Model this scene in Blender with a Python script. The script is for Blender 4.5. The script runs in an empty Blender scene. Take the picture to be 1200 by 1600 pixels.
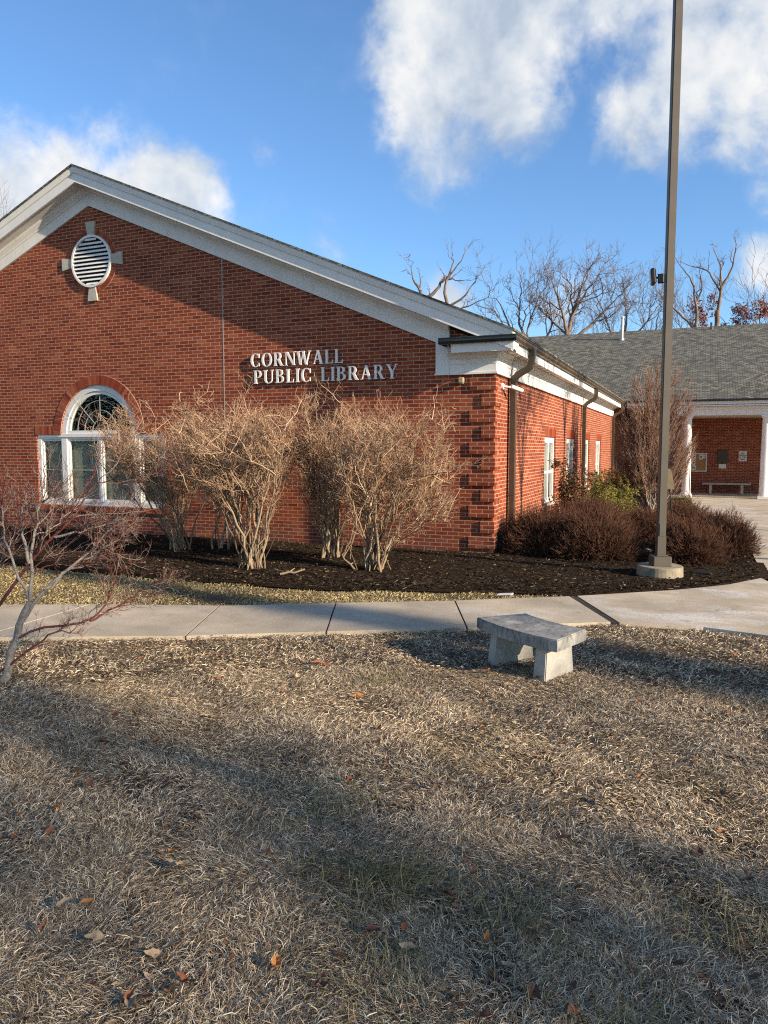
import bpy, bmesh, math, random
import numpy as np
from mathutils import Vector, Matrix
from mathutils.geometry import tessellate_polygon
R = math.radians
SC = bpy.context.scene
COL = SC.collection
random.seed(7)
RNG = np.random.default_rng(11)

# ------------------------------------------------------------------ camera, light, exposure
cam = bpy.data.cameras.new("camera")
cam.sensor_fit = 'HORIZONTAL'
cam.sensor_width = 36.0
cam.lens = 36.0 * 1160.0 / 1200.0
cam.clip_end = 3000
cam_o = bpy.data.objects.new("camera", cam)
COL.objects.link(cam_o)
cam_o.location = (3.169, -12.353, 1.864)
cam_o.rotation_euler = (R(90 - 4.95), 0, R(22.75))
SC.camera = cam_o

SUN_DIR = Vector((1.0, -0.20, 0.37)).normalized()       # towards the sun
SUN_EL = math.asin(SUN_DIR.z)
SUN_AZ = math.atan2(SUN_DIR.x, SUN_DIR.y)                # clockwise from +Y
sun = bpy.data.lights.new("sun", 'SUN')
sun.energy = 5.0
sun.angle = R(0.5)
sun.color = (1.0, 0.84, 0.64)
sun_o = bpy.data.objects.new("sun", sun)
COL.objects.link(sun_o)
sun_o.location = (40, -10, 30)
sun_o.rotation_euler = SUN_DIR.to_track_quat('Z', 'Y').to_euler()

SC.view_settings.view_transform = 'Standard'
SC.view_settings.look = 'None'
SC.view_settings.gamma = 1.0
SC.view_settings.exposure = 1.0
SC.cycles.use_denoising = False
SC.cycles.filter_width = 1.15
SC.cycles.adaptive_threshold = 0.003
SC.cycles.sample_clamp_indirect = 3.0
SC.cycles.max_bounces = 6
SC.cycles.diffuse_bounces = 3
SC.cycles.transparent_max_bounces = 8

# ------------------------------------------------------------------ node helpers
class NT:
    def __init__(s, tree): s.t = tree
    def n(s, kind, _op=None, **kw):
        nd = s.t.nodes.new(kind)
        if _op is not None:
            if hasattr(nd, 'operation'): nd.operation = _op
            elif hasattr(nd, 'blend_type'): nd.blend_type = _op
        for k, v in kw.items():
            k = k.replace('_', ' ') if not k.startswith('i') or not k[1:].isdigit() else int(k[1:])
            sock = nd.inputs[k]
            if isinstance(v, bpy.types.NodeSocket): s.t.links.new(v, sock)
            else:
                if sock.type == 'RGBA' and len(v) == 3: v = (*v, 1)
                sock.default_value = v
        return nd
    def math(s, op, a, b=0.0, c=None, clamp=False):
        nd = s.n('ShaderNodeMath', op, i0=a, i1=b)
        if c is not None: s._set(nd.inputs[2], c)
        nd.use_clamp = clamp
        return nd.outputs[0]
    def _set(s, sock, v):
        if isinstance(v, bpy.types.NodeSocket): s.t.links.new(v, sock)
        else: sock.default_value = v
    def mix(s, f, a, b, blend='MIX'):
        nd = s.t.nodes.new('ShaderNodeMix'); nd.data_type = 'RGBA'; nd.blend_type = blend
        for sock, v in ((nd.inputs[0], f), (nd.inputs[6], a), (nd.inputs[7], b)):
            if isinstance(v, bpy.types.NodeSocket): s.t.links.new(v, sock)
            else: sock.default_value = (*v, 1) if not isinstance(v, (int, float)) and len(v) == 3 else v
        return nd.outputs[2]
    def noise(s, vec, scale, detail=4, rough=0.55, out=0, dist=0.0):
        nd = s.n('ShaderNodeTexNoise', Vector=vec, Scale=scale, Detail=detail, Roughness=rough, Distortion=dist)
        return nd.outputs[out]
    def ramp(s, f, stops, interp='LINEAR'):
        nd = s.t.nodes.new('ShaderNodeValToRGB'); s.t.links.new(f, nd.inputs[0])
        cr = nd.color_ramp; cr.interpolation = interp
        while len(cr.elements) < len(stops): cr.elements.new(0.5)
        for e, (p, c) in zip(cr.elements, stops):
            e.position = p; e.color = (*c, 1) if len(c) == 3 else c
        return nd.outputs[0]
    def remap(s, v, a, b, c=0.0, d=1.0, smooth=False):
        nd = s.n('ShaderNodeMapRange', Value=v)
        if smooth: nd.interpolation_type = 'SMOOTHSTEP'
        for i, x in zip((1, 2, 3, 4), (a, b, c, d)): s._set(nd.inputs[i], x)
        return nd.outputs[0]

def material(name):
    m = bpy.data.materials.new(name); m.use_nodes = True
    m.node_tree.nodes.clear()
    nt = NT(m.node_tree)
    out = nt.n('ShaderNodeOutputMaterial')
    b = nt.n('ShaderNodeBsdfPrincipled')
    nt.t.links.new(b.outputs[0], out.inputs[0])
    nt.b = b; nt.out = out
    b.inputs['Specular IOR Level'].default_value = 0.3
    b.inputs['Roughness'].default_value = 0.8
    return m, nt
def setc(nt, col): nt._set(nt.b.inputs['Base Color'], col if isinstance(col, bpy.types.NodeSocket) else (*col, 1))
def setr(nt, r): nt._set(nt.b.inputs['Roughness'], r)
def bump(nt, h, strength=0.5, dist=0.01):
    bn = nt.n('ShaderNodeBump', Strength=strength, Distance=dist, Height=h)
    nt.t.links.new(bn.outputs[0], nt.b.inputs['Normal'])
def objco(nt): return nt.n('ShaderNodeTexCoord').outputs['Object']
def wpos(nt): return nt.n('ShaderNodeNewGeometry').outputs['Position']

def plain(name, col, rough=0.6, var=0.12, scale=6.0, bmp=0.0, metal=0.0, spec=0.3, bscale=60):
    m, nt = material(name)
    p = wpos(nt)
    f = nt.noise(p, scale, 5)
    lo = tuple(c * (1 - var) for c in col); hi = tuple(min(1, c * (1 + var)) for c in col)
    setc(nt, nt.ramp(f, [(0.25, lo), (0.75, hi)]))
    setr(nt, rough); nt.b.inputs['Metallic'].default_value = metal
    nt.b.inputs['Specular IOR Level'].default_value = spec
    if bmp: bump(nt, nt.noise(p, bscale, 4), bmp, 0.004)
    return m

def brick_mat(name, tone=1.0):
    m, nt = material(name)
    p = wpos(nt); g = nt.n('ShaderNodeNewGeometry')
    sp = nt.n('ShaderNodeSeparateXYZ', Vector=p); sn = nt.n('ShaderNodeSeparateXYZ', Vector=g.outputs['True Normal'])
    side = nt.math('GREATER_THAN', nt.math('ABSOLUTE', sn.outputs[0]), 0.6)
    u = nt.math('ADD', nt.math('MULTIPLY', sp.outputs[0], nt.math('SUBTRACT', 1.0, side)), nt.math('MULTIPLY', sp.outputs[1], side))
    u = nt.math('ADD', u, 40.0)
    z = nt.math('ADD', sp.outputs[2], 0.004)
    w = nt.noise(p, 9.0, 2)
    wob = nt.math('MULTIPLY', nt.math('SUBTRACT', w, 0.5), 0.006)
    v = nt.n('ShaderNodeCombineXYZ', X=nt.math('ADD', u, wob), Y=nt.math('ADD', z, wob))
    bt = nt.n('ShaderNodeTexBrick', Vector=v.outputs[0], Color1=(0, 0, 0), Color2=(1, 1, 1), Mortar=(0.5, 0.5, 0.5),
              Scale=1.0, Mortar_Size=0.0062, Mortar_Smooth=0.2, Bias=0.0, Brick_Width=0.213, Row_Height=0.0677)
    rnd = bt.outputs['Color']
    brick = nt.ramp(rnd, [(0.0, (0.145, 0.025, 0.012)), (0.08, (0.18, 0.032, 0.0135)), (0.5, (0.222, 0.046, 0.018)), (0.9, (0.265, 0.062, 0.025)), (1.0, (0.31, 0.088, 0.038))])
    fine = nt.noise(p, 55.0, 5, 0.65)
    brick = nt.mix(0.55, brick, nt.mix(fine, (0.55, 0.5, 0.5), (1.45, 1.5, 1.5)), 'MULTIPLY')
    mort = nt.mix(nt.noise(p, 30.0, 3), (0.30, 0.21, 0.15), (0.46, 0.345, 0.25))
    c = nt.mix(bt.outputs['Fac'], brick, mort)
    big = nt.noise(p, 0.6, 4)
    c = nt.mix(1.0, c, nt.mix(big, (0.78, 0.75, 0.75), (1.22, 1.24, 1.24)), 'MULTIPLY')
    c = nt.mix(1.0, c, nt.mix(nt.noise(p, 3.2, 5, 0.65), (0.82, 0.8, 0.8), (1.18, 1.2, 1.2)), 'MULTIPLY')
    # lime bloom left by runoff, with its own streaky outline
    st = nt.noise(nt.n('ShaderNodeVectorMath', 'MULTIPLY', i0=p, i1=(3.0, 3.0, 0.5)).outputs[0], 1.6, 5, 0.7)
    c = nt.mix(nt.remap(st, 0.64, 0.8, 0.0, 0.18, True), c, (0.5, 0.4, 0.36))
    damp = nt.math('MULTIPLY', nt.remap(sp.outputs[2], 0.75, 0.05, 0.0, 1.0, True), nt.remap(nt.noise(p, 2.2, 5, 0.65), 0.38, 0.62, 0.1, 0.6))
    c = nt.mix(damp, c, nt.mix(bt.outputs['Fac'], (0.125, 0.055, 0.045), (0.30, 0.23, 0.19)))
    setc(nt, c); setr(nt, nt.mix(bt.outputs['Fac'], (0.72,) * 3, (0.92,) * 3))
    h = nt.math('ADD', nt.math('SUBTRACT', 1.0, bt.outputs['Fac']), nt.math('MULTIPLY', fine, 0.5))
    bump(nt, h, 0.5, 0.006); nt.b.inputs['Specular IOR Level'].default_value = 0.12
    return m

def island_mat(name, stops, rough=0.85, spec=0.2, posvar=None):
    m, nt = material(name)
    g = nt.n('ShaderNodeNewGeometry')
    c = nt.ramp(g.outputs['Random Per Island'], stops)
    if posvar:
        f = nt.noise(g.outputs['Position'], posvar[0], 4)
        c = nt.mix(nt.remap(f, posvar[1], posvar[2], 0, posvar[3], True), c, posvar[4])
    setc(nt, c); setr(nt, rough); nt.b.inputs['Specular IOR Level'].default_value = spec
    return m

def bark_mat(name, a, b, scale=14.0, stretch=0.25):
    m, nt = material(name)
    p = wpos(nt)
    v = nt.n('ShaderNodeVectorMath', 'MULTIPLY', i0=p, i1=(1, 1, stretch)).outputs[0]
    f = nt.noise(v, scale, 5, 0.65)
    setc(nt, nt.ramp(f, [(0.3, a), (0.7, b)])); setr(nt, 0.9)
    bump(nt, f, 0.6, 0.01)
    return m

# ------------------------------------------------------------------ world: sky and clouds
def cloud_world():
    w = bpy.data.worlds.new("World"); SC.world = w; w.use_nodes = True
    w.node_tree.nodes.clear(); nt = NT(w.node_tree)
    out = nt.n('ShaderNodeOutputWorld')
    sky = nt.n('ShaderNodeTexSky'); sky.sky_type = 'NISHITA'; sky.sun_disc = False
    sky.sun_elevation = SUN_EL; sky.sun_rotation = SUN_AZ
    sky.altitude = 200; sky.air_density = 1.0; sky.dust_density = 0.25; sky.ozone_density = 3.0
    d = nt.n('ShaderNodeTexCoord').outputs['Generated']
    warp = nt.n('ShaderNodeTexNoise', Vector=d, Scale=5.0, Detail=6.0, Roughness=0.6)
    wv = nt.n('ShaderNodeVectorMath', 'SUBTRACT', i0=warp.outputs['Color'], i1=(0.5, 0.5, 0.5)).outputs[0]
    wv = nt.n('ShaderNodeVectorMath', 'SCALE', i0=wv, Scale=0.13).outputs[0]
    dw = nt.n('ShaderNodeVectorMath', 'ADD', i0=d, i1=wv).outputs[0]
    # cloud banks: direction, radius, strength
    BL = [((-.72, .63, .258), .125, 1), ((-.665, .67, .288), .09, .9), ((-.61, .73, .285), .10, 1), ((-.585, .745, .312), .075, 1), ((-.585, .738, .34), .05, .7),
          ((-.497, .80, .352), .05, .42), ((-.635, .677, .372), .06, .32), ((-.49, .818, .30), .05, .2),
          ((-.265, .849, .46), .10, 1), ((-.24, .875, .42), .09, 1), ((-.30, .865, .405), .08, .9), ((-.285, .885, .365), .062, .66), ((-.20, .855, .48), .10, .85),
          ((-.30, .891, .335), .065, .6), ((-.338, .889, .302), .045, .38), ((-.32, .89, .285), .035, .33), ((-.33,.87,.375), .06, .6), ((-.15, .86, .49), .09, .6), ((-.09, .865, .50), .10, .75),
          ((-.07, .925, .38), .075, .85), ((-.02, .917, .405), .09, 1), ((.04, .911, .41), .085, 1), ((-.06, .938, .352), .062, .68), ((.05, .925, .375), .075, .8),
          ((0, .89, .46), .10, .8), ((.08, .90, .44), .12, .9), ((.06, .955, .29), .035, .34), ((-.446, .856, .255), .06, .3), ((-.29, .937, .19), .045, .8),
          ((.075, .974, .215), .05, .6), ((-.19, .955, .19), .07, .3),
          ((.6, -.6, .5), .35, .9), ((-.2, -.9, .35), .3, .8), ((.9, .3, .3), .3, .7), ((-.9, -.3, .35), .3, .8)]
    acc = None; body = None
    for c, r, s in BL:
        v = Vector(c).normalized()
        dist = nt.n('ShaderNodeVectorMath', 'DISTANCE', i0=dw, i1=v).outputs['Value']
        f = nt.remap(dist, r * 1.3, r * 0.05, 0.0, s, True)
        acc = f if acc is None else nt.math('SMOOTH_MAX', acc, f, 0.12)
    fb = nt.noise(d, 9.0, 9, 0.58, dist=0.3)
    fb2 = nt.noise(dw, 26.0, 7, 0.6)
    det = nt.math('ADD', nt.math('MULTIPLY', nt.math('SUBTRACT', fb, 0.5), 1.4), nt.math('MULTIPLY', nt.math('SUBTRACT', fb2, 0.5), 0.75))
    dens = nt.math('ADD', acc, nt.math('MULTIPLY', det, nt.remap(acc, 0.0, 0.25, 0.0, 1.0)))
    alpha = nt.remap(dens, 0.10, 0.86, 0.0, 0.97, True)
    # cloud light and shade put into the colour: bright billows, greyer folds
    up = nt.n('ShaderNodeVectorMath', 'ADD', i0=d, i1=(0.03, 0.0, 0.035)).outputs[0]
    fold = nt.noise(up, 8.0, 6, 0.55)
    lightness = nt.math('ADD', nt.math('MULTIPLY', nt.math('SUBTRACT', fb, fold), 1.6), nt.math('MULTIPLY', nt.noise(dw, 5.5, 4), 1.0))
    ccol = nt.ramp(nt.remap(lightness, 0.18, 0.85), [(0.0, (0.50, 0.58, 0.70)), (0.4, (0.70, 0.76, 0.83)), (0.75, (0.90, 0.91, 0.92)), (1.0, (1.0, 0.99, 0.97))])
    hs = nt.n('ShaderNodeHueSaturation', Saturation=1.0, Value=1.0, Color=sky.outputs[0]); hs.inputs['Hue'].default_value = 0.5
    skyc = nt.mix(1.0, hs.outputs[0], SKY_TINT, 'MULTIPLY')
    b1 = nt.n('ShaderNodeBackground', Color=skyc, Strength=SKY_STR)
    b2 = nt.n('ShaderNodeBackground', Color=ccol, Strength=CLOUD_STR)
    mx = nt.n('ShaderNodeMixShader', i0=alpha)
    nt.t.links.new(b1.outputs[0], mx.inputs[1]); nt.t.links.new(b2.outputs[0], mx.inputs[2])
    nt.t.links.new(mx.outputs[0], out.inputs[0])
SKY_TINT = (0.74, 0.90, 1.03); SKY_STR = 0.11; CLOUD_STR = 0.50
cloud_world()

# ------------------------------------------------------------------ materials
M = {}
M['brick'] = brick_mat('red_brick')
m, nt = material('white_trim')
p = wpos(nt)
c = nt.ramp(nt.noise(p, 2.5, 5), [(0.3, (0.66, 0.64, 0.60)), (0.7, (0.74, 0.72, 0.68))])
sk = nt.noise(nt.n('ShaderNodeVectorMath', 'MULTIPLY', i0=p, i1=(5.0, 5.0, 0.9)).outputs[0], 2.6, 6, 0.7)
c = nt.mix(nt.remap(sk, 0.52, 0.76, 0, 0.42, True), c, (0.40, 0.37, 0.31))
c = nt.mix(nt.remap(nt.noise(p, 26.0, 5, 0.7), 0.58, 0.75, 0, 0.1, True), c, (0.36, 0.34, 0.30))
setc(nt, c); setr(nt, 0.5); bump(nt, nt.noise(p, 60, 4), 0.05, 0.004)
M['white'] = m
M['soffit'] = plain('soffit_vinyl', (0.66, 0.60, 0.50), 0.6, 0.05, 3.0)
M['letter'] = plain('letter_metal', (0.74, 0.72, 0.68), 0.35, 0.03)
M['bronze'] = plain('bronze_aluminium', (0.07, 0.05, 0.03), 0.42, 0.2, 9.0, 0.05, spec=0.5)
M['shadebronze'] = plain('shaded_gutter', (0.02, 0.028, 0.026), 0.4, 0.35, 9.0, 0.05, spec=0.5)  # same gutter round the corner, its shaded look put into a darker colour
M['pole'] = plain('pole_paint', (0.088, 0.074, 0.056), 0.5, 0.12, 5.0, 0.08, spec=0.4)
M['black'] = plain('black_plastic', (0.014, 0.014, 0.015), 0.45, 0.2)
M['lime'] = plain('limestone', (0.42, 0.39, 0.32), 0.9, 0.12, 14.0, 0.3)
M['dark'] = plain('dark_void', (0.012, 0.012, 0.013), 0.9, 0.1)
M['board'] = plain('cork', (0.36, 0.2, 0.085), 0.9, 0.15, 20.0)
M['paper'] = plain('paper', (0.68, 0.67, 0.63), 0.8, 0.04, 30.0)
M['alu'] = plain('aluminium_frame', (0.5, 0.49, 0.46), 0.4, 0.06, metal=0.2)
M['plaque'] = plain('plaque_bronze', (0.055, 0.042, 0.026), 0.45, 0.25, 30.0, 0.2)
M['ink'] = plain('ink', (0.03, 0.03, 0.035), 0.7, 0.05)
M['photo'] = plain('printed_photo', (0.16, 0.14, 0.15), 0.6, 0.6, 25.0)
M['blind'] = plain('roller_blind', (0.34, 0.33, 0.29), 0.9, 0.1, 1.4)
M['curtain'] = plain('pale_curtain', (0.42, 0.43, 0.40), 0.9, 0.1, 1.4)
M['interior'] = plain('dim_interior', (0.06, 0.06, 0.035), 0.9, 0.35, 1.8)
M['muntin'] = plain('muntin_bar', (0.28, 0.28, 0.26), 0.5, 0.05)
M['tan_sign'] = plain('tan_plastic', (0.36, 0.27, 0.15), 0.6, 0.15, 8.0)
M['jointfill'] = plain('joint_filler', (0.035, 0.028, 0.022), 0.95, 0.4, 12)
M['galv'] = plain('galvanised_pipe', (0.42, 0.43, 0.44), 0.5, 0.08, metal=0.3)
M['stone'] = plain('grey_stone', (0.3, 0.3, 0.31), 0.85, 0.25, 18.0, 0.4)

m, nt = material('vented_soffit')
sp = nt.n('ShaderNodeSeparateXYZ', Vector=wpos(nt))
st_ = nt.math('LESS_THAN', nt.math('FRACT', nt.math('MULTIPLY', sp.outputs[1], 2.4)), 0.5)
setc(nt, nt.mix(st_, (0.7, 0.68, 0.64), (0.5, 0.4, 0.28))); M['ventsoffit'] = m

m, nt = material('shingles')
p = wpos(nt); sp = nt.n('ShaderNodeSeparateXYZ', Vector=p)
g = nt.n('ShaderNodeNewGeometry'); sn = nt.n('ShaderNodeSeparateXYZ', Vector=g.outputs['True Normal'])
sx = nt.math('GREATER_THAN', nt.math('ABSOLUTE', sn.outputs[0]), 0.2)
u = nt.math('ADD', nt.math('MULTIPLY', sp.outputs[1], sx), nt.math('MULTIPLY', sp.outputs[0], nt.math('SUBTRACT', 1.0, sx)))
vv = nt.math('MULTIPLY', sp.outputs[2], 2.58)
v = nt.n('ShaderNodeCombineXYZ', X=nt.math('ADD', u, 50.0), Y=vv).outputs[0]
bt = nt.n('ShaderNodeTexBrick', Vector=v, Color1=(0, 0, 0), Color2=(1, 1, 1), Mortar=(0.3, 0.3, 0.3), Scale=1.0, Mortar_Size=0.014,
          Mortar_Smooth=0.4, Brick_Width=0.2, Row_Height=0.145)
c = nt.ramp(bt.outputs['Color'], [(0, (0.065, 0.062, 0.051)), (0.5, (0.122, 0.118, 0.096)), (1, (0.20, 0.192, 0.155))])
c = nt.mix(bt.outputs['Fac'], c, (0.025, 0.026, 0.024))
c = nt.mix(0.8, c, nt.mix(nt.noise(p, 45.0, 5, 0.7), (0.5, 0.5, 0.5), (1.5, 1.5, 1.5)), 'MULTIPLY')
c = nt.mix(nt.remap(nt.noise(p, 0.7, 5, 0.65), 0.45, 0.75, 0, 0.3, True), c, (0.13, 0.13, 0.11))
setc(nt, c); setr(nt, 0.95); bump(nt, nt.math('ADD', bt.outputs['Color'], nt.math('MULTIPLY', bt.outputs['Fac'], -1.5)), 0.7, 0.012)
M['shingle'] = m

m, nt = material('concrete_walk')
p = wpos(nt)
c = nt.ramp(nt.noise(p, 1.3, 6, 0.6), [(0.3, (0.36, 0.30, 0.22)), (0.7, (0.52, 0.44, 0.33))])
c = nt.mix(0.7, c, nt.mix(nt.noise(p, 32.0, 6, 0.8), (0.45, 0.45, 0.45), (1.55, 1.55, 1.55)), 'MULTIPLY')
sp = nt.n('ShaderNodeSeparateXYZ', Vector=p)
stretch = nt.n('ShaderNodeVectorMath', 'MULTIPLY', i0=p, i1=(0.8, 1.3, 1)).outputs[0]
salt = nt.math('MULTIPLY', nt.remap(nt.noise(stretch, 1.3, 6, 0.65), 0.46, 0.64, 0, 1, True), nt.remap(sp.outputs[0], -0.5, 3.4, 0.04, 1.0))
salt = nt.math('MULTIPLY', salt, nt.remap(nt.noise(p, 55.0, 5, 0.75), 0.42, 0.62, 0.05, 1.0))
c = nt.mix(nt.math('MULTIPLY', salt, 0.9), c, (0.74, 0.74, 0.74))
c = nt.mix(nt.remap(nt.noise(p, 4.0, 6, 0.7), 0.52, 0.78, 0, 0.45, True), c, (0.17, 0.145, 0.11))
c = nt.mix(nt.remap(nt.noise(p, 0.8, 5, 0.6), 0.45, 0.7, 0, 0.35, True), c, (0.24, 0.205, 0.155))
br_ = nt.n('ShaderNodeTexWave', Vector=p, Scale=28.0, Distortion=3.0, Detail=3.0)
br_.bands_direction = 'X'
c = nt.mix(0.16, c, nt.mix(br_.outputs['Fac'], (0.5, 0.5, 0.5), (1.5, 1.5, 1.5)), 'MULTIPLY')
ck = nt.n('ShaderNodeTexVoronoi', Vector=nt.n('ShaderNodeVectorMath', 'ADD', i0=p, i1=nt.n('ShaderNodeVectorMath', 'SCALE', i0=nt.noise(p, 3.0, 5, 0.7, 1), Scale=0.5).outputs[0]).outputs[0], Scale=0.42)
ck.feature = 'DISTANCE_TO_EDGE'
c = nt.mix(nt.math('MULTIPLY', nt.remap(ck.outputs['Distance'], 0.0, 0.006, 0.6, 0.0), nt.remap(nt.noise(p, 0.9, 3), 0.52, 0.6, 0, 1)), c, (0.06, 0.05, 0.04))
setc(nt, c); setr(nt, 1.0); nt.b.inputs['Specular IOR Level'].default_value = 0.08; bump(nt, nt.noise(p, 60.0, 5, 0.7), 0.5, 0.006)
M['walk'] = m

m, nt = material('bench_concrete')
p = objco(nt)
c = nt.ramp(nt.noise(p, 5.0, 6, 0.65), [(0.3, (0.26, 0.245, 0.215)), (0.7, (0.44, 0.415, 0.36))])
c = nt.mix(0.5, c, nt.mix(nt.noise(p, 140.0, 4, 0.7), (0.6, 0.6, 0.6), (1.4, 1.4, 1.4)), 'MULTIPLY')
setc(nt, c); setr(nt, 0.9); bump(nt, nt.noise(p, 90.0, 5, 0.7), 0.4, 0.004)
M['benchleg'] = m
m, nt = material('mossy_footing')
p = wpos(nt)
c = nt.ramp(nt.noise(p, 7.0, 6, 0.65), [(0.3, (0.17, 0.14, 0.095)), (0.7, (0.36, 0.315, 0.23))])
c = nt.mix(nt.remap(nt.noise(p, 5.0, 6, 0.7), 0.5, 0.68, 0, 0.7, True), c, (0.11, 0.105, 0.05))
c = nt.mix(0.5, c, nt.mix(nt.noise(p, 140.0, 4, 0.7), (0.6, 0.6, 0.6), (1.4, 1.4, 1.4)), 'MULTIPLY')
setc(nt, c); setr(nt, 0.95); bump(nt, nt.noise(p, 60.0, 5, 0.7), 0.5, 0.006)
M['footing'] = m
m, nt = material('weathered_bench_seat')
p = wpos(nt)
c = nt.ramp(nt.noise(p, 6.0, 7, 0.7), [(0.3, (0.14, 0.135, 0.125)), (0.5, (0.25, 0.24, 0.22)), (0.7, (0.42, 0.40, 0.355))])
dr = nt.noise(nt.n('ShaderNodeVectorMath', 'MULTIPLY', i0=p, i1=(1, 1, .15)).outputs[0], 22.0, 5, 0.7)
c = nt.mix(nt.remap(dr, 0.5, 0.66, 0, 0.75, True), c, (0.06, 0.058, 0.055))
setc(nt, c); setr(nt, 0.85); bump(nt, nt.noise(p, 90.0, 5, 0.7), 0.4, 0.004)
M['benchseat'] = m

m, nt = material('mulch_ground')
p = wpos(nt)
f = nt.noise(p, 45.0, 6, 0.75)
c = nt.ramp(f, [(0.3, (0.011, 0.008, 0.006)), (0.6, (0.043, 0.031, 0.022)), (0.8, (0.115, 0.082, 0.057))])
setc(nt, c); setr(nt, 1.0); nt.b.inputs['Specular IOR Level'].default_value = 0.0; bump(nt, f, 1.0, 0.03)
M['mulch'] = m
m, nt = material('lawn_soil')
p = wpos(nt)
f = nt.noise(p, 60.0, 6, 0.75)
c = nt.ramp(f, [(0.3, (0.045, 0.030, 0.018)), (0.55, (0.13, 0.09, 0.053)), (0.8, (0.27, 0.19, 0.115))])
c = nt.mix(nt.remap(nt.noise(p, 1.1, 5, 0.6), 0.45, 0.7, 0, 0.6, True), c, (0.05, 0.036, 0.02))
setc(nt, c); setr(nt, 0.95); bump(nt, f, 1.0, 0.03)
M['soil'] = m

M['grass'] = island_mat('dormant_grass', [(0.0, (0.085, 0.053, 0.033)), (0.25, (0.21, 0.142, 0.088)), (0.55, (0.42, 0.31, 0.19)), (0.8, (0.65, 0.515, 0.335)), (1.0, (0.84, 0.74, 0.55))],
                        posvar=(1.3, 0.5, 0.72, 0.5, (0.15, 0.115, 0.062)))
M['greengrass'] = island_mat('greenish_grass', [(0.0, (0.12, 0.105, 0.045)), (1.0, (0.33, 0.28, 0.14))])
M['stripgrass'] = island_mat('yellow_grass', [(0.0, (0.22, 0.155, 0.06)), (0.5, (0.47, 0.36, 0.155)), (1.0, (0.68, 0.56, 0.30))],
                             posvar=(2.1, 0.52, 0.7, 0.5, (0.15, 0.14, 0.055)))
M['chips'] = island_mat('mulch_chip', [(0.0, (0.014, 0.0105, 0.008)), (0.6, (0.046, 0.033, 0.024)), (0.94, (0.07, 0.05, 0.035)), (1.0, (0.20, 0.145, 0.095))], 1.0, 0.03)
M['tantwig'] = island_mat('tan_twig', [(0.0, (0.13, 0.06, 0.038)), (0.35, (0.30, 0.175, 0.105)), (0.75, (0.48, 0.315, 0.19)), (1.0, (0.64, 0.48, 0.32))])
M['tanstem'] = island_mat('tan_stem', [(0.0, (0.06, 0.042, 0.03)), (0.5, (0.19, 0.135, 0.083)), (1.0, (0.36, 0.275, 0.18))])
M['browntwig'] = island_mat('russet_twig', [(0.0, (0.04, 0.018, 0.012)), (0.5, (0.09, 0.04, 0.024)), (1.0, (0.18, 0.09, 0.052))])
M['columntwig'] = island_mat('rosy_twig', [(0.0, (0.12, 0.072, 0.054)), (0.5, (0.26, 0.155, 0.11)), (1.0, (0.42, 0.27, 0.19))])
M['columnstem'] = island_mat('pale_bark_stem', [(0.0, (0.15, 0.12, 0.095)), (1.0, (0.4, 0.33, 0.27))])
M['redtwig'] = island_mat('red_bark_twig', [(0.0, (0.09, 0.018, 0.015)), (0.32, (0.16, 0.042, 0.032)), (0.46, (0.20, 0.12, 0.09)), (1.0, (0.42, 0.34, 0.27))])
M['redlimb'] = plain('red_bark', (0.12, 0.036, 0.026), 0.7, 0.35, 20, 0.3)
M['greybark'] = bark_mat('grey_bark', (0.16, 0.13, 0.105), (0.38, 0.335, 0.285), 40, 0.5)
M['treebark'] = bark_mat('woodland_bark', (0.09, 0.066, 0.052), (0.27, 0.205, 0.16), 4, 0.3)
M['snagbark'] = bark_mat('bare_snag_bark', (0.09, 0.066, 0.052), (0.26, 0.2, 0.16), 4, 0.3)
M['treetwig'] = island_mat('woodland_twig', [(0, (0.11, 0.078, 0.064)), (1, (0.24, 0.18, 0.15))])
M['russetleaf'] = island_mat('russet_leaf', [(0, (0.13, 0.03, 0.016)), (0.6, (0.21, 0.06, 0.03)), (1, (0.3, 0.12, 0.06))])
M['nandinaleaf'] = island_mat('nandina_leaf', [(0, (0.10, 0.022, 0.02)), (0.45, (0.15, 0.045, 0.025)), (0.6, (0.07, 0.07, 0.03)), (0.85, (0.045, 0.06, 0.028)), (1, (0.2, 0.16, 0.05))])
M['goldleaf'] = island_mat('golden_leaf', [(0, (0.06, 0.075, 0.015)), (0.5, (0.135, 0.14, 0.025)), (0.85, (0.24, 0.2, 0.04)), (1, (0.26, 0.13, 0.035))])
M['conifer'] = island_mat('conifer_needle', [(0, (0.02, 0.035, 0.016)), (1, (0.05, 0.08, 0.035))])
M['leafa'] = island_mat('fallen_leaf_rust', [(0, (0.20, 0.065, 0.03)), (1, (0.30, 0.12, 0.055))])
M['leafb'] = plain('fallen_leaf_brown', (0.12, 0.055, 0.032), 0.8, 0.4, 60)
M['leafc'] = plain('fallen_leaf_pale', (0.38, 0.27, 0.165), 0.8, 0.25, 60)
M['leafd'] = plain('fallen_leaf_orange', (0.40, 0.165, 0.05), 0.8, 0.3, 60)

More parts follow.
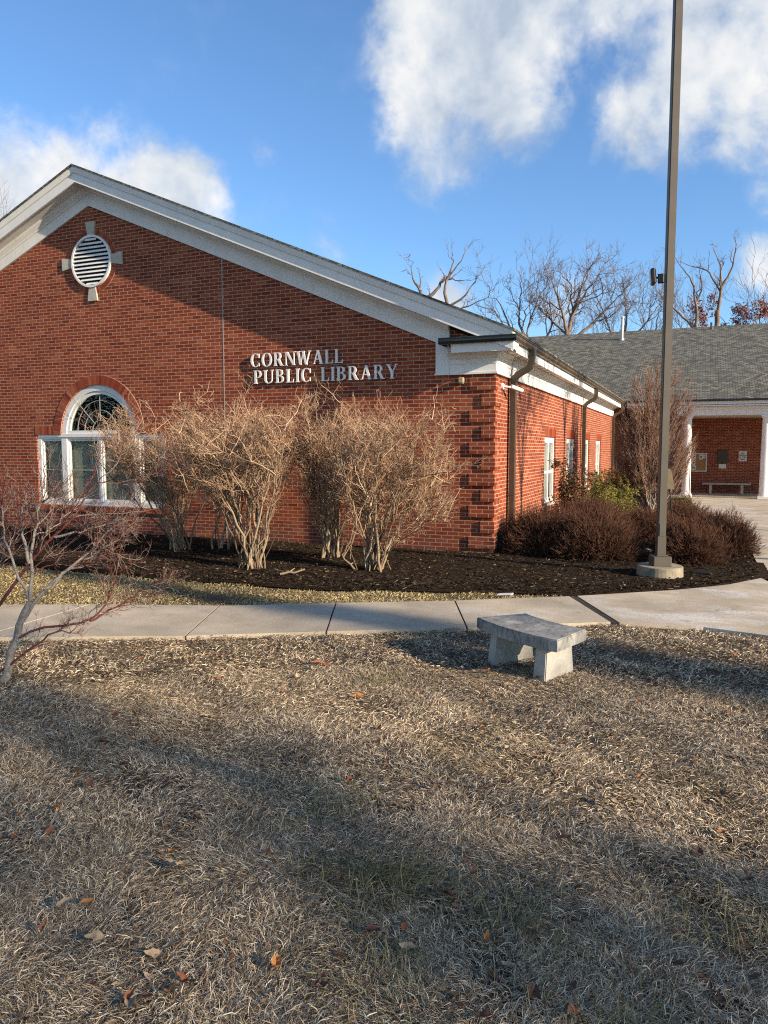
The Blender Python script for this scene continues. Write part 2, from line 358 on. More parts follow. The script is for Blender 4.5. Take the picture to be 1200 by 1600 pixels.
m, nt = material('window_glass')
nt.t.nodes.remove(nt.b)
fr = nt.n('ShaderNodeFresnel', IOR=1.5)
wv = nt.noise(wpos(nt), 1.1, 2)
bn = nt.n('ShaderNodeBump', Strength=0.12, Distance=0.02, Height=wv)
gl = nt.n('ShaderNodeBsdfGlossy', Roughness=0.005, Color=(1, 1, 1)); nt.t.links.new(bn.outputs[0], gl.inputs['Normal'])
tr = nt.n('ShaderNodeBsdfTransparent', Color=(0.86, 0.89, 0.86))
bk = nt.math('SUBTRACT', 1.0, nt.n('ShaderNodeNewGeometry').outputs['Backfacing'])
mx = nt.n('ShaderNodeMixShader', i0=nt.math('MULTIPLY', fr.outputs[0], bk, clamp=True))
nt.t.links.new(tr.outputs[0], mx.inputs[1]); nt.t.links.new(gl.outputs[0], mx.inputs[2]); nt.t.links.new(mx.outputs[0], nt.out.inputs[0])
M['glass'] = m

# ------------------------------------------------------------------ mesh helpers (vertices are given in world metres)
def link(name, me, mat, parent=None, origin=None):
    o = bpy.data.objects.new(name, me); COL.objects.link(o)
    if mat is not None: me.materials.append(mat)
    if parent is not None:
        base = Vector(parent.get('_base', (0, 0, 0)))
        o.parent = parent
        if origin is None: o.location = -base
        else: o.location = Vector(origin) - base
    elif origin is not None: o.location = origin
    return o
def thing(name, base, label, cat, group=None):
    o = bpy.data.objects.new(name, None); COL.objects.link(o)
    o.location = base; o['_base'] = tuple(base); o.empty_display_size = 0.2
    return tag(o, label, cat, group)
def tag(o, label=None, cat=None, group=None, kind=None):
    if label: o['label'] = label
    if cat: o['category'] = cat
    if group: o['group'] = group
    if kind: o['kind'] = kind
    return o
def sub_of(part, name, me_or_bm, mat):
    """a sub-part of a part whose mesh is in world metres"""
    return bobj(name, me_or_bm, mat, None, part)
def bobj(name, bm, mat, parent=None, part=None, smooth=False):
    me = bpy.data.meshes.new(name); bm.normal_update(); bm.to_mesh(me); bm.free()
    if smooth:
        for f in me.polygons: f.use_smooth = True
    if part is not None:
        o = bpy.data.objects.new(name, me); COL.objects.link(o); me.materials.append(mat); o.parent = part
        return o
    return link(name, me, mat, parent)
def single(name, bm, mat, base, label, cat, group=None, smooth=False):
    """a one-mesh thing, its origin at base"""
    bmesh.ops.translate(bm, verts=bm.verts, vec=-Vector(base))
    o = bobj(name, bm, mat, smooth=smooth); o.location = base
    return tag(o, label, cat, group)
def box(bm, x0, x1, y0, y1, z0, z1, bev=0.0):
    vs = [bm.verts.new((x, y, z)) for x in (x0, x1) for y in (y0, y1) for z in (z0, z1)]
    fs = [bm.faces.new([vs[i] for i in q]) for q in ((0, 1, 3, 2), (4, 6, 7, 5), (0, 4, 5, 1), (2, 3, 7, 6), (0, 2, 6, 4), (1, 5, 7, 3))]
    if bev:
        es = list({e for f in fs for e in f.edges})
        bmesh.ops.bevel(bm, geom=es, offset=bev, segments=1, affect='EDGES', clamp_overlap=True)
def prism(bm, poly, axis, a, b):
    """extrude a 2-D polygon along axis ('x','y','z') from a to b"""
    def P(u, v, w): return {'x': (w, u, v), 'y': (u, w, v), 'z': (u, v, w)}[axis]
    A = [bm.verts.new(P(u, v, a)) for u, v in poly]; B = [bm.verts.new(P(u, v, b)) for u, v in poly]
    n = len(poly)
    fs = [bm.faces.new(A), bm.faces.new(B[::-1])]
    for i in range(n): fs.append(bm.faces.new((A[i], B[i], B[(i + 1) % n], A[(i + 1) % n])))
    bmesh.ops.recalc_face_normals(bm, faces=fs)
    return fs
def sweep(bm, prof, path):
    """prof: list of (o, h); path: list of functions mapping (o,h)->Vector, one per station"""
    rows = [[bm.verts.new(f(o, h)) for o, h in prof] for f in path]
    fs = []
    for a, b in zip(rows[:-1], rows[1:]):
        for i in range(len(prof) - 1): fs.append(bm.faces.new((a[i], a[i + 1], b[i + 1], b[i])))
    for r in (rows[0], rows[-1]):
        try: fs.append(bm.faces.new(r))
        except Exception: pass
    bmesh.ops.recalc_face_normals(bm, faces=fs)
def cyl(bm, c, r0, r1, z0, z1, n=24, ax='z'):
    ring = []
    for r, z in ((r0, z0), (r1, z1)):
        row = []
        for i in range(n):
            a = 2 * math.pi * i / n
            u, v = r * math.cos(a), r * math.sin(a)
            row.append(bm.verts.new({'z': (c[0] + u, c[1] + v, z), 'y': (c[0] + u, z, c[1] + v), 'x': (z, c[0] + u, c[1] + v)}[ax]))
        ring.append(row)
    fs = [bm.faces.new((ring[0][i], ring[0][(i + 1) % n], ring[1][(i + 1) % n], ring[1][i])) for i in range(n)]
    fs += [bm.faces.new(ring[0][::-1]), bm.faces.new(ring[1])]
    bmesh.ops.recalc_face_normals(bm, faces=fs)
def wall_holes(bm, outer, holes, P, depth):
    """flat wall with openings; P maps (u,v,w) to space; reveals go back by depth"""
    loops = [outer] + holes
    flat = [v for l in loops for v in l]
    tris = tessellate_polygon([[Vector((u, v, 0)) for u, v in l] for l in loops])
    vs = [bm.verts.new(P(u, v, 0)) for u, v in flat]
    fs = []
    for t in tris:
        try: fs.append(bm.faces.new([vs[i] for i in t]))
        except Exception: pass
    k = len(outer)
    for h in holes:
        f = [vs[k + i] for i in range(len(h))]
        b = [bm.verts.new(P(u, v, depth)) for u, v in h]
        for i in range(len(h)): fs.append(bm.faces.new((f[i], f[(i + 1) % len(h)], b[(i + 1) % len(h)], b[i])))
        k += len(h)
    bmesh.ops.recalc_face_normals(bm, faces=fs)

# ---- numpy tube builder for stems, twigs and blades
class Tubes:
    def __init__(s): s.b = {}
    def add(s, pts, rad, k=3):
        """pts (N,n,3), rad (N,n)"""
        pts = np.asarray(pts, float); rad = np.asarray(rad, float)
        if pts.ndim == 2: pts = pts[None]; rad = rad[None]
        if len(pts): s.b.setdefault((pts.shape[1], k), []).append((pts, rad))
    def mesh(s, name, origin=(0, 0, 0)):
        V = []; F = []; off = 0
        for (n, k), lst in s.b.items():
            P = np.concatenate([a for a, _ in lst]); Rr = np.concatenate([b for _, b in lst])
            N = len(P)
            T = np.gradient(P, axis=1); T /= np.linalg.norm(T, axis=2, keepdims=True) + 1e-9
            ref = np.where(np.abs(T[..., 2:3]) < 0.9, np.array([0, 0, 1.]), np.array([1., 0, 0]))
            ref = np.broadcast_to(ref[:, :1], T.shape)
            A = np.cross(T, ref); nn = np.linalg.norm(A, axis=2, keepdims=True)
            A = A / np.maximum(nn, 1e-6); B = np.cross(T, A)
            ang = np.arange(k) * 2 * np.pi / k
            ring = P[:, :, None] + Rr[:, :, None, None] * (A[:, :, None] * np.cos(ang)[:, None] + B[:, :, None] * np.sin(ang)[:, None])
            V.append(ring.reshape(-1, 3))
            base = (np.arange(N)[:, None, None] * n + np.arange(n - 1)[None, :, None]) * k
            j = np.arange(k)[None, None]; j2 = (j + 1) % k
            q = np.stack([base + j, base + j2, base + k + j2, base + k + j], -1).reshape(-1, 4) + off
            F.append(q); off += N * n * k
        V = np.concatenate(V) - np.array(origin); F = np.concatenate(F)
        return raw_mesh(name, V, F, True)
def raw_mesh(name, V, F, smooth=False):
    me = bpy.data.meshes.new(name); k = F.shape[1]
    me.vertices.add(len(V)); me.vertices.foreach_set('co', np.ascontiguousarray(V, dtype=np.float32).ravel())
    me.loops.add(F.size); me.loops.foreach_set('vertex_index', np.ascontiguousarray(F, dtype=np.int32).ravel())
    me.polygons.add(len(F)); me.polygons.foreach_set('loop_start', np.arange(0, F.size, k, dtype=np.int32))
    me.polygons.foreach_set('loop_total', np.full(len(F), k, dtype=np.int32))
    me.update(calc_edges=True)
    if smooth: me.polygons.foreach_set('use_smooth', np.ones(len(F), dtype=bool))
    return me
def unit(v): return v / (np.linalg.norm(v, axis=-1, keepdims=True) + 1e-9)
def rnd_dirs(n, rng): return unit(rng.normal(size=(n, 3)))
def bez(p0, p1, p2, n, rng=None, jit=0.0):
    t = np.linspace(0, 1, n)[None, :, None]
    P = (1 - t) ** 2 * p0[:, None] + 2 * t * (1 - t) * p1[:, None] + t ** 2 * p2[:, None]
    if rng is not None and jit > 0:
        L = np.linalg.norm(p2 - p0, axis=1)[:, None, None]
        J = rng.normal(size=P.shape) * jit * L; J[:, 0] = 0
        P = P + J
    return P
def quads_leaves(centers, dirs, L, W, rng, bend=0.25):
    """small two-quad leaves"""
    n = len(centers); d = unit(dirs)
    s = unit(np.cross(d, rnd_dirs(n, rng))); nn = np.cross(d, s)
    L = L[:, None]; W = W[:, None]
    a = centers; b = centers + d * L * 0.5 + s * W * 0.5 + nn * L * bend * 0.3; c = centers + d * L; e = centers + d * L * 0.5 - s * W * 0.5 + nn * L * bend * 0.3
    V = np.stack([a, b, c, e], 1).reshape(-1, 3)
    return V, np.arange(n * 4).reshape(-1, 4)

# ------------------------------------------------------------------ terrain
def gz(y):
    t = min(1.0, max(0.0, (y - 3.0) / 14.0)); return -0.12 * t * t * (3 - 2 * t)
def structure(name, bm, mat):
    o = bobj(name, bm, mat); return tag(o, kind='structure')
bm = bmesh.new()
ys = [-300, -60, -20, 0, 3, 6, 9, 12, 15, 17, 30, 80, 300]; xs = [-300, -60, -20, 0, 10, 40, 300]
gv = [[bm.verts.new((x, y, gz(y) - 0.012)) for x in xs] for y in ys]
for j in range(len(ys) - 1):
    for i in range(len(xs) - 1): bm.faces.new((gv[j][i], gv[j][i + 1], gv[j + 1][i + 1], gv[j + 1][i]))
structure('ground', bm, M['soil'])

WALK_R = [(3.88, -4.30), (4.9, -5.0)]
NEAR = [(-11.0, -10.9), (-6.5, -8.85), (-4.4, -7.9), (-3.0, -7.26), (-1.383, -6.523), (-0.192, -5.833), (1.006, -5.16), (2.337, -4.33), (3.302, -4.17), (3.9, -4.31), (5.2, -4.9)]
FAR = [(-11.6, -9.35), (-7.0, -7.35), (-4.8, -6.4), (-3.284, -5.727), (-1.83, -5.2), (-0.712, -4.571), (0.575, -3.873), (1.87, -3.03), (3.015, -2.116), (3.6, -1.5), (4.08, -0.72)]
BED = [(-20, -3.9), (-6.9, -3.85), (-5.5, -3.95), (-4.1, -4.0), (-3.2, -3.95), (-1.3, -3.85), (0.3, -3.3), (0.95, -3.08), (1.87, -2.95), (3.015, -2.116), (3.6, -1.5),
       (4.08, -0.72), (4.1, 1.7), (4.05, 4.0), (3.75, 8.0), (3.3, 12.0), (2.9, 19.0), (-20, 19.0)]
def inpoly(X, Y, poly):
    c = np.zeros(len(X), bool); n = len(poly)
    for i in range(n):
        x0, y0 = poly[i]; x1, y1 = poly[(i + 1) % n]
        m_ = ((y0 > Y) != (y1 > Y)) & (X < (x1 - x0) * (Y - y0) / ((y1 - y0) if y1 != y0 else 1e-9) + x0)
        c ^= m_
    return c
# mulch bed: a gently mounded sheet
bm = bmesh.new()
rows = []
bx = np.linspace(-18, 4.2, 140)
def bed_edge(x): return float(np.interp(x, [p[0] for p in BED[:12]], [p[1] for p in BED[:12]]))
for x in bx:
    y0 = bed_edge(x) if x < 4.08 else -0.6
    row = []
    for k in range(14):
        t = k / 13; y = y0 + (0.6 - y0) * t
        h = 0.012 + 0.05 * min(1, t * 4) * (1 if t < .9 else 1) + 0.012 * math.sin(x * 7.1 + k * 2.3) * (1 if 0 < k else 0)
        row.append(bm.verts.new((x, y, h)))
    rows.append(row)
for a, b in zip(rows[:-1], rows[1:]):
    for k in range(13): bm.faces.new((a[k], b[k], b[k + 1], a[k + 1]))
back = []
for y in np.linspace(0.6, 19, 20):
    xr = float(np.interp(y, [-.72, 1.7, 4, 8, 12, 19], [4.08, 4.1, 4.05, 3.75, 3.3, 2.9]))
    back.append([bm.verts.new((x, y, gz(y) + 0.06 - 0.045 * (i / 8) ** 4)) for i, x in enumerate(np.linspace(-0.3, xr, 9))])
for a, b in zip(back[:-1], back[1:]):
    for k in range(8): bm.faces.new((a[k], a[k + 1], b[k + 1], b[k]))
structure('mulch_bed', bm, M['mulch'])

# pavement slabs with open joints
def lerp2(a, b, t): return (a[0] + (b[0] - a[0]) * t, a[1] + (b[1] - a[1]) * t)
def along(poly, x):
    xs_ = [p[0] for p in poly]; return (x, float(np.interp(x, xs_, [p[1] for p in poly])))
bm = bmesh.new()
JN = [-11.0, -8.0, -4.9, -3.2, -1.383, -0.192, 1.06, 2.44, 5.2]; JF = [-11.6, -8.6, -5.2, -3.35, -1.9, -0.712, 0.545, 1.82, 4.08]
for i in range(len(JN) - 1):
    n0, n1 = JN[i] + (0.008 if i != 7 else .045), JN[i + 1] - (0.008 if i != 6 else 0.045); f0, f1 = JF[i] + (0.008 if i != 7 else .045), JF[i + 1] - (0.008 if i != 6 else 0.045)
    k = 10
    A = [along(NEAR, n0 + (n1 - n0) * t / k) for t in range(k + 1)]
    B = [along(FAR, f0 + (f1 - f0) * t / k) for t in range(k + 1)]
    top = [(bm.verts.new((*a, 0.03)), bm.verts.new((*b, 0.03))) for a, b in zip(A, B)]
    bot = [(bm.verts.new((*a, -0.02)), bm.verts.new((*b, -0.02))) for a, b in zip(A, B)]
    for t in range(k):
        bm.faces.new((top[t][0], top[t + 1][0], top[t + 1][1], top[t][1]))
        bm.faces.new((bot[t][0], bot[t + 1][0], top[t + 1][0], top[t][0]))
        bm.faces.new((top[t][1], top[t + 1][1], bot[t + 1][1], bot[t][1]))
    for t in (0, k): bm.faces.new((top[t][0], top[t][1], bot[t][1], bot[t][0]))
structure('sidewalk', bm, M['walk'])
bm = bmesh.new()
for i in range(1, len(JN) - 1):
    w_ = .008 if i != 7 else .045
    q = [along(NEAR, JN[i] - w_), along(NEAR, JN[i] + w_), along(FAR, JF[i] + w_), along(FAR, JF[i] - w_)]
    prism(bm, q, 'z', -.03, .0245)
structure('sidewalk_joint', bm, M['jointfill'])
bm = bmesh.new()   # walk that runs along the planted bed to the porch
ysw = [-5.2, -2.6, 0.3, 3.2, 6.1, 9.0, 11.9, 14.8, 17.7, 19.0]
def bed_r(y): return float(np.interp(y, [-5.2, -.72, 1.7, 4, 8, 12, 19], [5.24, 4.12, 4.13, 4.08, 3.78, 3.33, 2.93])) + 0.0
for a, b in zip(ysw[:-1], ysw[1:]):
    a2, b2 = a + 0.01, b - 0.01
    vs = []
    for y in (a2, (a2 + b2) / 2, b2):
        xl = bed_r(y) + (0.05 if y < 0 else 0); vs.append([bm.verts.new((x, y, gz(y) + zz)) for x in (xl, 7.4) for zz in (0.028, -0.03)])
    for r0, r1 in zip(vs[:-1], vs[1:]):
        bm.faces.new((r0[0], r0[2], r1[2], r1[0])); bm.faces.new((r0[1], r0[0], r1[0], r1[1])); bm.faces.new((r0[2], r0[3], r1[3], r1[2]))
    bm.faces.new((vs[0][0], vs[0][1], vs[0][3], vs[0][2])); bm.faces.new((vs[-1][0], vs[-1][2], vs[-1][3], vs[-1][1]))
structure('walkway', bm, M['walk'])
bm = bmesh.new(); box(bm, 0.02, 14, 19.02, 23.2, -0.5, -0.095); structure('porch_floor', bm, M['walk'])

# ------------------------------------------------------------------ library building
LIB = thing('library_building', (-8.67, 10, 0), 'red brick library with a white trimmed gable and raised white lettering', 'building')
XA = -8.67; SL = 0.42
def brick_line(x): return 6.90 - SL * abs(x - XA)
COURSE = 0.0677
# gable wall with the arched window opening
ZS, ZB, RA = 2.15, 0.61, 1.05
def arch_loop(x0, x1, zb, zs, cx, r, n=28):
    l = [(x0, zb), (x1, zb), (x1, zs - 0.0)]
    if cx + r < x1 - 1e-4: l.append((cx + r, zs))
    l += [(cx + r * math.cos(math.pi * i / n), zs + r * math.sin(math.pi * i / n)) for i in range(1, n)]
    l.append((cx - r, zs)); l.append((x0, zs))
    return l
hole = arch_loop(-10.42, -6.90, ZB, ZS, -8.64, RA)
bm = bmesh.new()
outer = [(-17.34, -0.1), (0, -0.1), (0, brick_line(0) + .3), (XA, 7.2), (-17.34, brick_line(-17.34) + .3)]
wall_holes(bm, outer, [hole], lambda u, v, w: (u, w, v), 0.13)
bobj('gable_wall', bm, M['brick'], LIB)
# side wall with four windows
SW = [(4.60, 6.03), (7.70, 9.13), (10.80, 12.23), (13.90, 15.33)]
bm = bmesh.new()
outer = [(0, -0.4), (23, -0.4), (23, 3.9), (0, 3.9)]
holes = [[(a, 0.58), (b, 0.58), (b, 2.115), (a, 2.115)] for a, b in SW]
wall_holes(bm, outer, holes, lambda u, v, w: (-w, u, v), 0.12)
bobj('side_wall', bm, M['brick'], LIB)
bm = bmesh.new(); box(bm, -17.34, -17.30, 0.01, 23, -0.3, 3.9); bobj('far_wall', bm, M['brick'], LIB)
# quoins: three projecting courses, one recessed, alternating long and short
k = 45; wide = True; gi = 0; z_top = 3.046
while True:
    z1 = z_top - gi * 4 * COURSE; z0 = z1 - 3 * COURSE
    if z1 < 0.1: break
    z0 = max(z0, -0.05)
    L_ = 0.42 if wide else 0.21; L2 = 0.21 if wide else 0.42
    poly = [(-L_, -0.034), (0.034, -0.034), (0.034, L2), (0.0005, L2), (0.0005, -0.0005), (-L_, -0.0005)]
    bm = bmesh.new(); prism(bm, poly, 'z', z0, z1); bobj('quoin', bm, M['brick'], LIB)
    wide = not wide; gi += 1
# soldier courses and arch ring of real bricks
BRK = island_mat('cut_brick', [(0.0, (0.16, 0.026, 0.012)), (0.3, (0.22, 0.040, 0.018)), (0.7, (0.27, 0.062, 0.028)), (1.0, (0.33, 0.105, 0.05))], spec=.12)
MORT = plain('mortar', (0.42, 0.34, 0.28), 0.95, 0.15, 30)
def ring_bricks(bm, cx, cz, r0, r1, a0, a1, n, y=-0.012):
    for i in range(n):
        b0 = a0 + (a1 - a0) * (i + 0.07) / n; b1 = a0 + (a1 - a0) * (i + 0.93) / n
        poly = [(cx + r * math.cos(a), cz + r * math.sin(a)) for r, a in ((r0, b0), (r1, b0), (r1, b1), (r0, b1))]
        prism(bm, poly, 'y', y, 0.003)
def ring_strip(bm, cx, cz, r0, r1, a0, a1, n, y0, y1):
    for i in range(n):
        b0 = a0 + (a1 - a0) * i / n; b1 = a0 + (a1 - a0) * (i + 1) / n
        prism(bm, [(cx + r * math.cos(a), cz + r * math.sin(a)) for r, a in ((r0, b0), (r1, b0), (r1, b1), (r0, b1))], 'y', y0, y1)
bm = bmesh.new(); ring_bricks(bm, -8.64, ZS, RA, RA + .2, 0, math.pi, 50)
arch = bobj('brick_arch', bm, BRK, LIB)
bm = bmesh.new(); ring_strip(bm, -8.64, ZS, RA, RA + .205, 0, math.pi, 24, -0.006, 0.004); sub_of(arch, 'arch_mortar', bm, MORT)
for x0, x1 in ((-10.45, -9.90), (-7.38, -6.86)):
    bm = bmesh.new(); n = round((x1 - x0) / 0.068)
    for i in range(n): box(bm, x0 + (x1 - x0) * (i + .07) / n, x0 + (x1 - x0) * (i + .93) / n, -0.011, 0.003, ZS + 0.003, ZS + 0.195)
    lin = bobj('window_lintel', bm, BRK, LIB)
    bm = bmesh.new(); box(bm, x0, x1, -0.005, 0.003, ZS + 0.002, ZS + 0.2); sub_of(lin, 'lintel_mortar', bm, MORT)
bm = bmesh.new(); n = 50
for i in range(n): box(bm, -10.5 + 3.68 * (i + .07) / n, -10.5 + 3.68 * (i + .93) / n, -0.045, 0.14, ZB - 0.12, ZB - 0.008)
sill = bobj('window_sill', bm, BRK, LIB)
bm = bmesh.new(); box(bm, -10.49, -6.83, -0.036, 0.14, ZB - 0.116, ZB - 0.011); sub_of(sill, 'sill_mortar', bm, MORT)
for a, b in SW:
    bm = bmesh.new(); n = round((b - a + .1) / 0.068)
    for i in range(n):
        y0 = a - .05 + (b - a + .1) * (i + .10) / n; y1 = a - .05 + (b - a + .1) * (i + .90) / n
        box(bm, -0.003, 0.011, y0, y1, 2.118, 2.31)
    lin = bobj('window_lintel', bm, BRK, LIB)
    bm = bmesh.new(); box(bm, -0.003, 0.005, a - .05, b + .05, 2.116, 2.312); sub_of(lin, 'lintel_mortar', bm, MORT)
    bm = bmesh.new(); box(bm, -0.1, 0.03, a - .05, b + .05, 0.51, 0.577); bobj('window_sill', bm, M['lime'], LIB)

# arched window joinery
def frame_ring(bm, x0, x1, z0, z1, w, y0, y1):
    box(bm, x0, x0 + w, y0, y1, z0, z1); box(bm, x1 - w, x1, y0, y1, z0, z1)
    box(bm, x0 + w, x1 - w, y0 + .001, y1, z0, z0 + w); box(bm, x0 + w, x1 - w, y0 + .001, y1, z1 - w, z1)
bm = bmesh.new()
W0, W1 = -10.419, -6.901
frame_ring(bm, W0, W1, ZB + .001, ZS - .001, 0.095, 0.035, 0.125)
for xm, hw in ((-9.63, 0.075), (-7.63, 0.075)): box(bm, xm - hw, xm + hw, 0.022, 0.124, ZB + .09, ZS - .095)
box(bm, W0 + .02, W1 - .02, 0.015, 0.122, ZS - .055, ZS + .015)
ring_strip(bm, -8.64, ZS + .002, RA - 0.125, RA - .001, 0, math.pi, 36, 0.03, 0.12)
ring_strip(bm, -8.64, ZS + .002, RA - 0.20, RA - .126, 0, math.pi, 36, 0.055, 0.118)
box(bm, -8.64 - RA + .13, -8.64 + RA - .13, 0.045, 0.118, ZS + .016, ZS + .085)
AW = bobj('arched_window', bm, M['white'], LIB)
bm = bmesh.new(); box(bm, -8.64 - .03, -8.64 + .03, 0.05, 0.12, ZB + .09, ZS - .06); sub_of(AW, 'mullion', bm, M['white'])
for x0, x1 in ((W0 + .095, -9.705), (-9.555, -8.67), (-8.61, -7.705), (-7.555, W1 - .095)):
    bm = bmesh.new(); frame_ring(bm, x0 + .001, x1 - .001, ZB + .096, ZS - .096, 0.045, 0.06, 0.115); sub_of(AW, 'sash', bm, M['white'])
    bm = bmesh.new(); box(bm, x0 + .04, x1 - .04, 0.088, 0.094, ZB + .13, ZS - .13); sub_of(AW, 'pane', bm, M['glass'])
    bm = bmesh.new(); zm = ZB + .62
    n = max(2, round((x1 - x0) / 0.5))
    box(bm, x0 + .046, x1 - .046, 0.074, 0.086, 1.37, 1.39)
    sub_of(AW, 'muntin', bm, M['muntin'])
bm = bmesh.new()
poly = [(-8.64 + (RA - .19) * math.cos(math.pi * i / 32), ZS + .08 + (RA - .255) * math.sin(math.pi * i / 32)) for i in range(33)]
prism(bm, poly, 'y', 0.088, 0.094); sub_of(AW, 'fan_pane', bm, M['glass'])
bm = bmesh.new()
for rr in (0.22, 0.44, 0.64): ring_strip(bm, -8.64, ZS + .08, rr - .006, rr + .006, 0, math.pi, 28, 0.0725, 0.084)
for a in (45, 90, 135):
    c_, s_ = math.cos(R(a)), math.sin(R(a)); e = 0.006
    prism(bm, [(-8.64 + c_ * .2 - s_ * e, ZS + .08 + s_ * .2 + c_ * e), (-8.64 + c_ * .2 + s_ * e, ZS + .08 + s_ * .2 - c_ * e),
               (-8.64 + c_ * .82 + s_ * e, ZS + .08 + s_ * .80 - c_ * e), (-8.64 + c_ * .82 - s_ * e, ZS + .08 + s_ * .80 + c_ * e)], 'y', 0.071, 0.083)
sub_of(AW, 'fan_muntin', bm, M['muntin'])
bm = bmesh.new()
box(bm, W0, W1, 0.17, 0.18, ZB, ZS - .03); sub_of(AW, 'blind', bm, M['blind'])
bm = bmesh.new(); box(bm, W0 - .5, W1 + .5, 1.6, 1.65, 2.16, 3.6); sub_of(AW, 'room', bm, M['interior'])
# side windows
for a, b in SW:
    bm = bmesh.new()
    def bx_(y0, y1, z0, z1, x0, x1): box(bm, x0, x1, y0, y1, z0, z1)
    bx_(a + .001, a + .10, .581, 2.114, -.115, -.045); bx_(b - .10, b - .001, .581, 2.114, -.115, -.045)
    bx_(a + .1, b - .1, 1.985, 2.113, -.114, -.046); bx_(a + .1, b - .1, .582, .66, -.114, -.046)
    bx_((a + b) / 2 - .045, (a + b) / 2 + .045, .66, 1.985, -.113, -.044)
    w = bobj('side_window', bm, M['white'], LIB)
    for y0, y1 in ((a + .1, (a + b) / 2 - .045), ((a + b) / 2 + .045, b - .1)):
        bm = bmesh.new(); box(bm, -.09, -.085, y0, y1, .66, 1.985); sub_of(w, 'pane', bm, M['glass'])
        bm = bmesh.new(); box(bm, -.1, -.075, y0, y1, 1.26, 1.32); sub_of(w, 'meeting_rail', bm, M['white'])
    bm = bmesh.new(); box(bm, -.25, -.235, a, b, .6, 2.1); sub_of(w, 'curtain', bm, M['curtain'])

# round louvre with brick ring and stone keys
VX, VZ, VR = -8.64, 5.75, 0.535
bm = bmesh.new(); ring_strip(bm, VX, VZ, VR - .045, VR, 0, 2 * math.pi, 48, -0.055, 0.0); LV = bobj('round_louvre', bm, M['white'], LIB)
bm = bmesh.new(); cyl(bm, (VX, VZ), VR - .04, VR - .04, -0.006, 0.002, 40, 'y'); sub_of(LV, 'louvre_back', bm, M['dark'])
bm = bmesh.new(); ns = 12; pitch = 2 * (VR - .045) / ns
for i in range(ns):
    z = VZ - VR + .045 + pitch * (i + .5); hw = math.sqrt(max(0.001, (VR - .05) ** 2 - (abs(z - VZ) + .012) ** 2))
    prism(bm, [(-0.05, z - pitch * .30), (-0.046, z - pitch * .36), (-0.016, z + pitch * .22), (-0.020, z + pitch * .28)], 'x', VX - hw, VX + hw)
sub_of(LV, 'louvre_slats', bm, M['white'])
bm = bmesh.new(); ring_bricks(bm, VX, VZ, VR + .008, VR + .115, 0, 2 * math.pi, 62); rg = bobj('louvre_brick_ring', bm, BRK, LIB)
bm = bmesh.new(); ring_strip(bm, VX, VZ, VR + .002, VR + .12, 0, 2 * math.pi, 36, -0.006, 0.003); sub_of(rg, 'ring_mortar', bm, MORT)
for a in (0, 90, 180, 270):
    c_, s_ = math.cos(R(a)), math.sin(R(a))
    def T(u, v): return (VX + c_ * u - s_ * v, VZ + s_ * u + c_ * v)
    bm = bmesh.new(); prism(bm, [T(VR - .01, -.085), T(VR + .275, -.13), T(VR + .275, .13), T(VR - .01, .085)], 'y', -0.035, 0.001)
    bobj('stone_key', bm, M['lime'], LIB)
# control joints
for xj in (-5.41, -11.95):
    bm = bmesh.new(); box(bm, xj - .009, xj + .009, -0.004, 0.004, 0.02, brick_line(xj) + .02); bobj('control_joint', bm, M['muntin'], LIB)

# rake trim, mitred at the ridge
prof = [(0.0005, -0.02), (0.045, -0.02), (0.045, 0.20), (0.062, 0.202), (0.062, 0.235), (0.12, 0.30), (0.128, 0.345), (0.35, 0.38), (0.35, 0.345), (0.39, 0.345), (0.39, 0.53),
        (0.415, 0.533), (0.415, 0.545), (0.43, 0.60), (0.43, 0.655), (0.0, 0.655)]
XR, XL = 0.40, XA - 9.07
def station(x): return lambda o, h: Vector((x, -o, 6.90 + h - SL * abs(x - XA)))
for x0, x1 in ((XA, XR), (XL, XA)):
    bm = bmesh.new()
    pr = prof
    # frieze layers stop above the return; the fascia runs on to the eave
    if x0 == XA:
        sweep(bm, prof[:7] + [(0.0, 0.345)], [station(XA), station(-0.78)])
        sweep(bm, [(0.0, 0.347), (0.128, 0.347)] + prof[7:], [station(XA), station(XR)])
    else:
        sweep(bm, prof[:7] + [(0.0, 0.345)], [station(XA - 8), station(XA)]); sweep(bm, [(0.0, 0.347), (0.128, 0.347)] + prof[7:], [station(XL), station(XA)])
    bobj('rake_trim', bm, M['white'], LIB)
# eave return on the gable: flush board, frieze box, crown, fascia
bm = bmesh.new()
box(bm, -1.03, -0.785, -0.0455, 0.001, 3.135, 3.72, 0.004)
box(bm, -1.045, -0.785, -0.062, 0.001, 3.105, 3.137, 0.004)
bobj('corner_board', bm, M['white'], LIB)
# entablature profile wraps gable return and side eave (o = distance out, z)
ep = [(0.0005, 3.105), (0.055, 3.105), (0.055, 3.14), (0.04, 3.145), (0.04, 3.275), (0.05, 3.278), (0.05, 3.36), (0.075, 3.375), (0.105, 3.42), (0.16, 3.455), (0.165, 3.475), (0.335, 3.475), (0.335, 3.435), (0.362, 3.435), (0.362, 3.60), (0.0005, 3.60)]
bm = bmesh.new()
sweep(bm, ep, [lambda o, h: Vector((-0.78 if o < .3 else -0.78 + (.13 if o > .33 else .13), -o, h)), lambda o, h: Vector((o, -o, h)), lambda o, h: Vector((o, 19.0, h))])
bobj('eave_trim', bm, M['white'], LIB)
bm = bmesh.new(); box(bm, 0.18, 0.325, 0.02, 18.98, 3.468, 3.4735); bobj('vented_soffit', bm, M['ventsoffit'], LIB)
for yj in (0.93, 7.2, 10.55, 16.0):
    bm = bmesh.new(); box(bm, 0.041, 0.044, yj, yj + .012, 3.15, 3.36); bobj('trim_joint', bm, M['dark'], LIB)
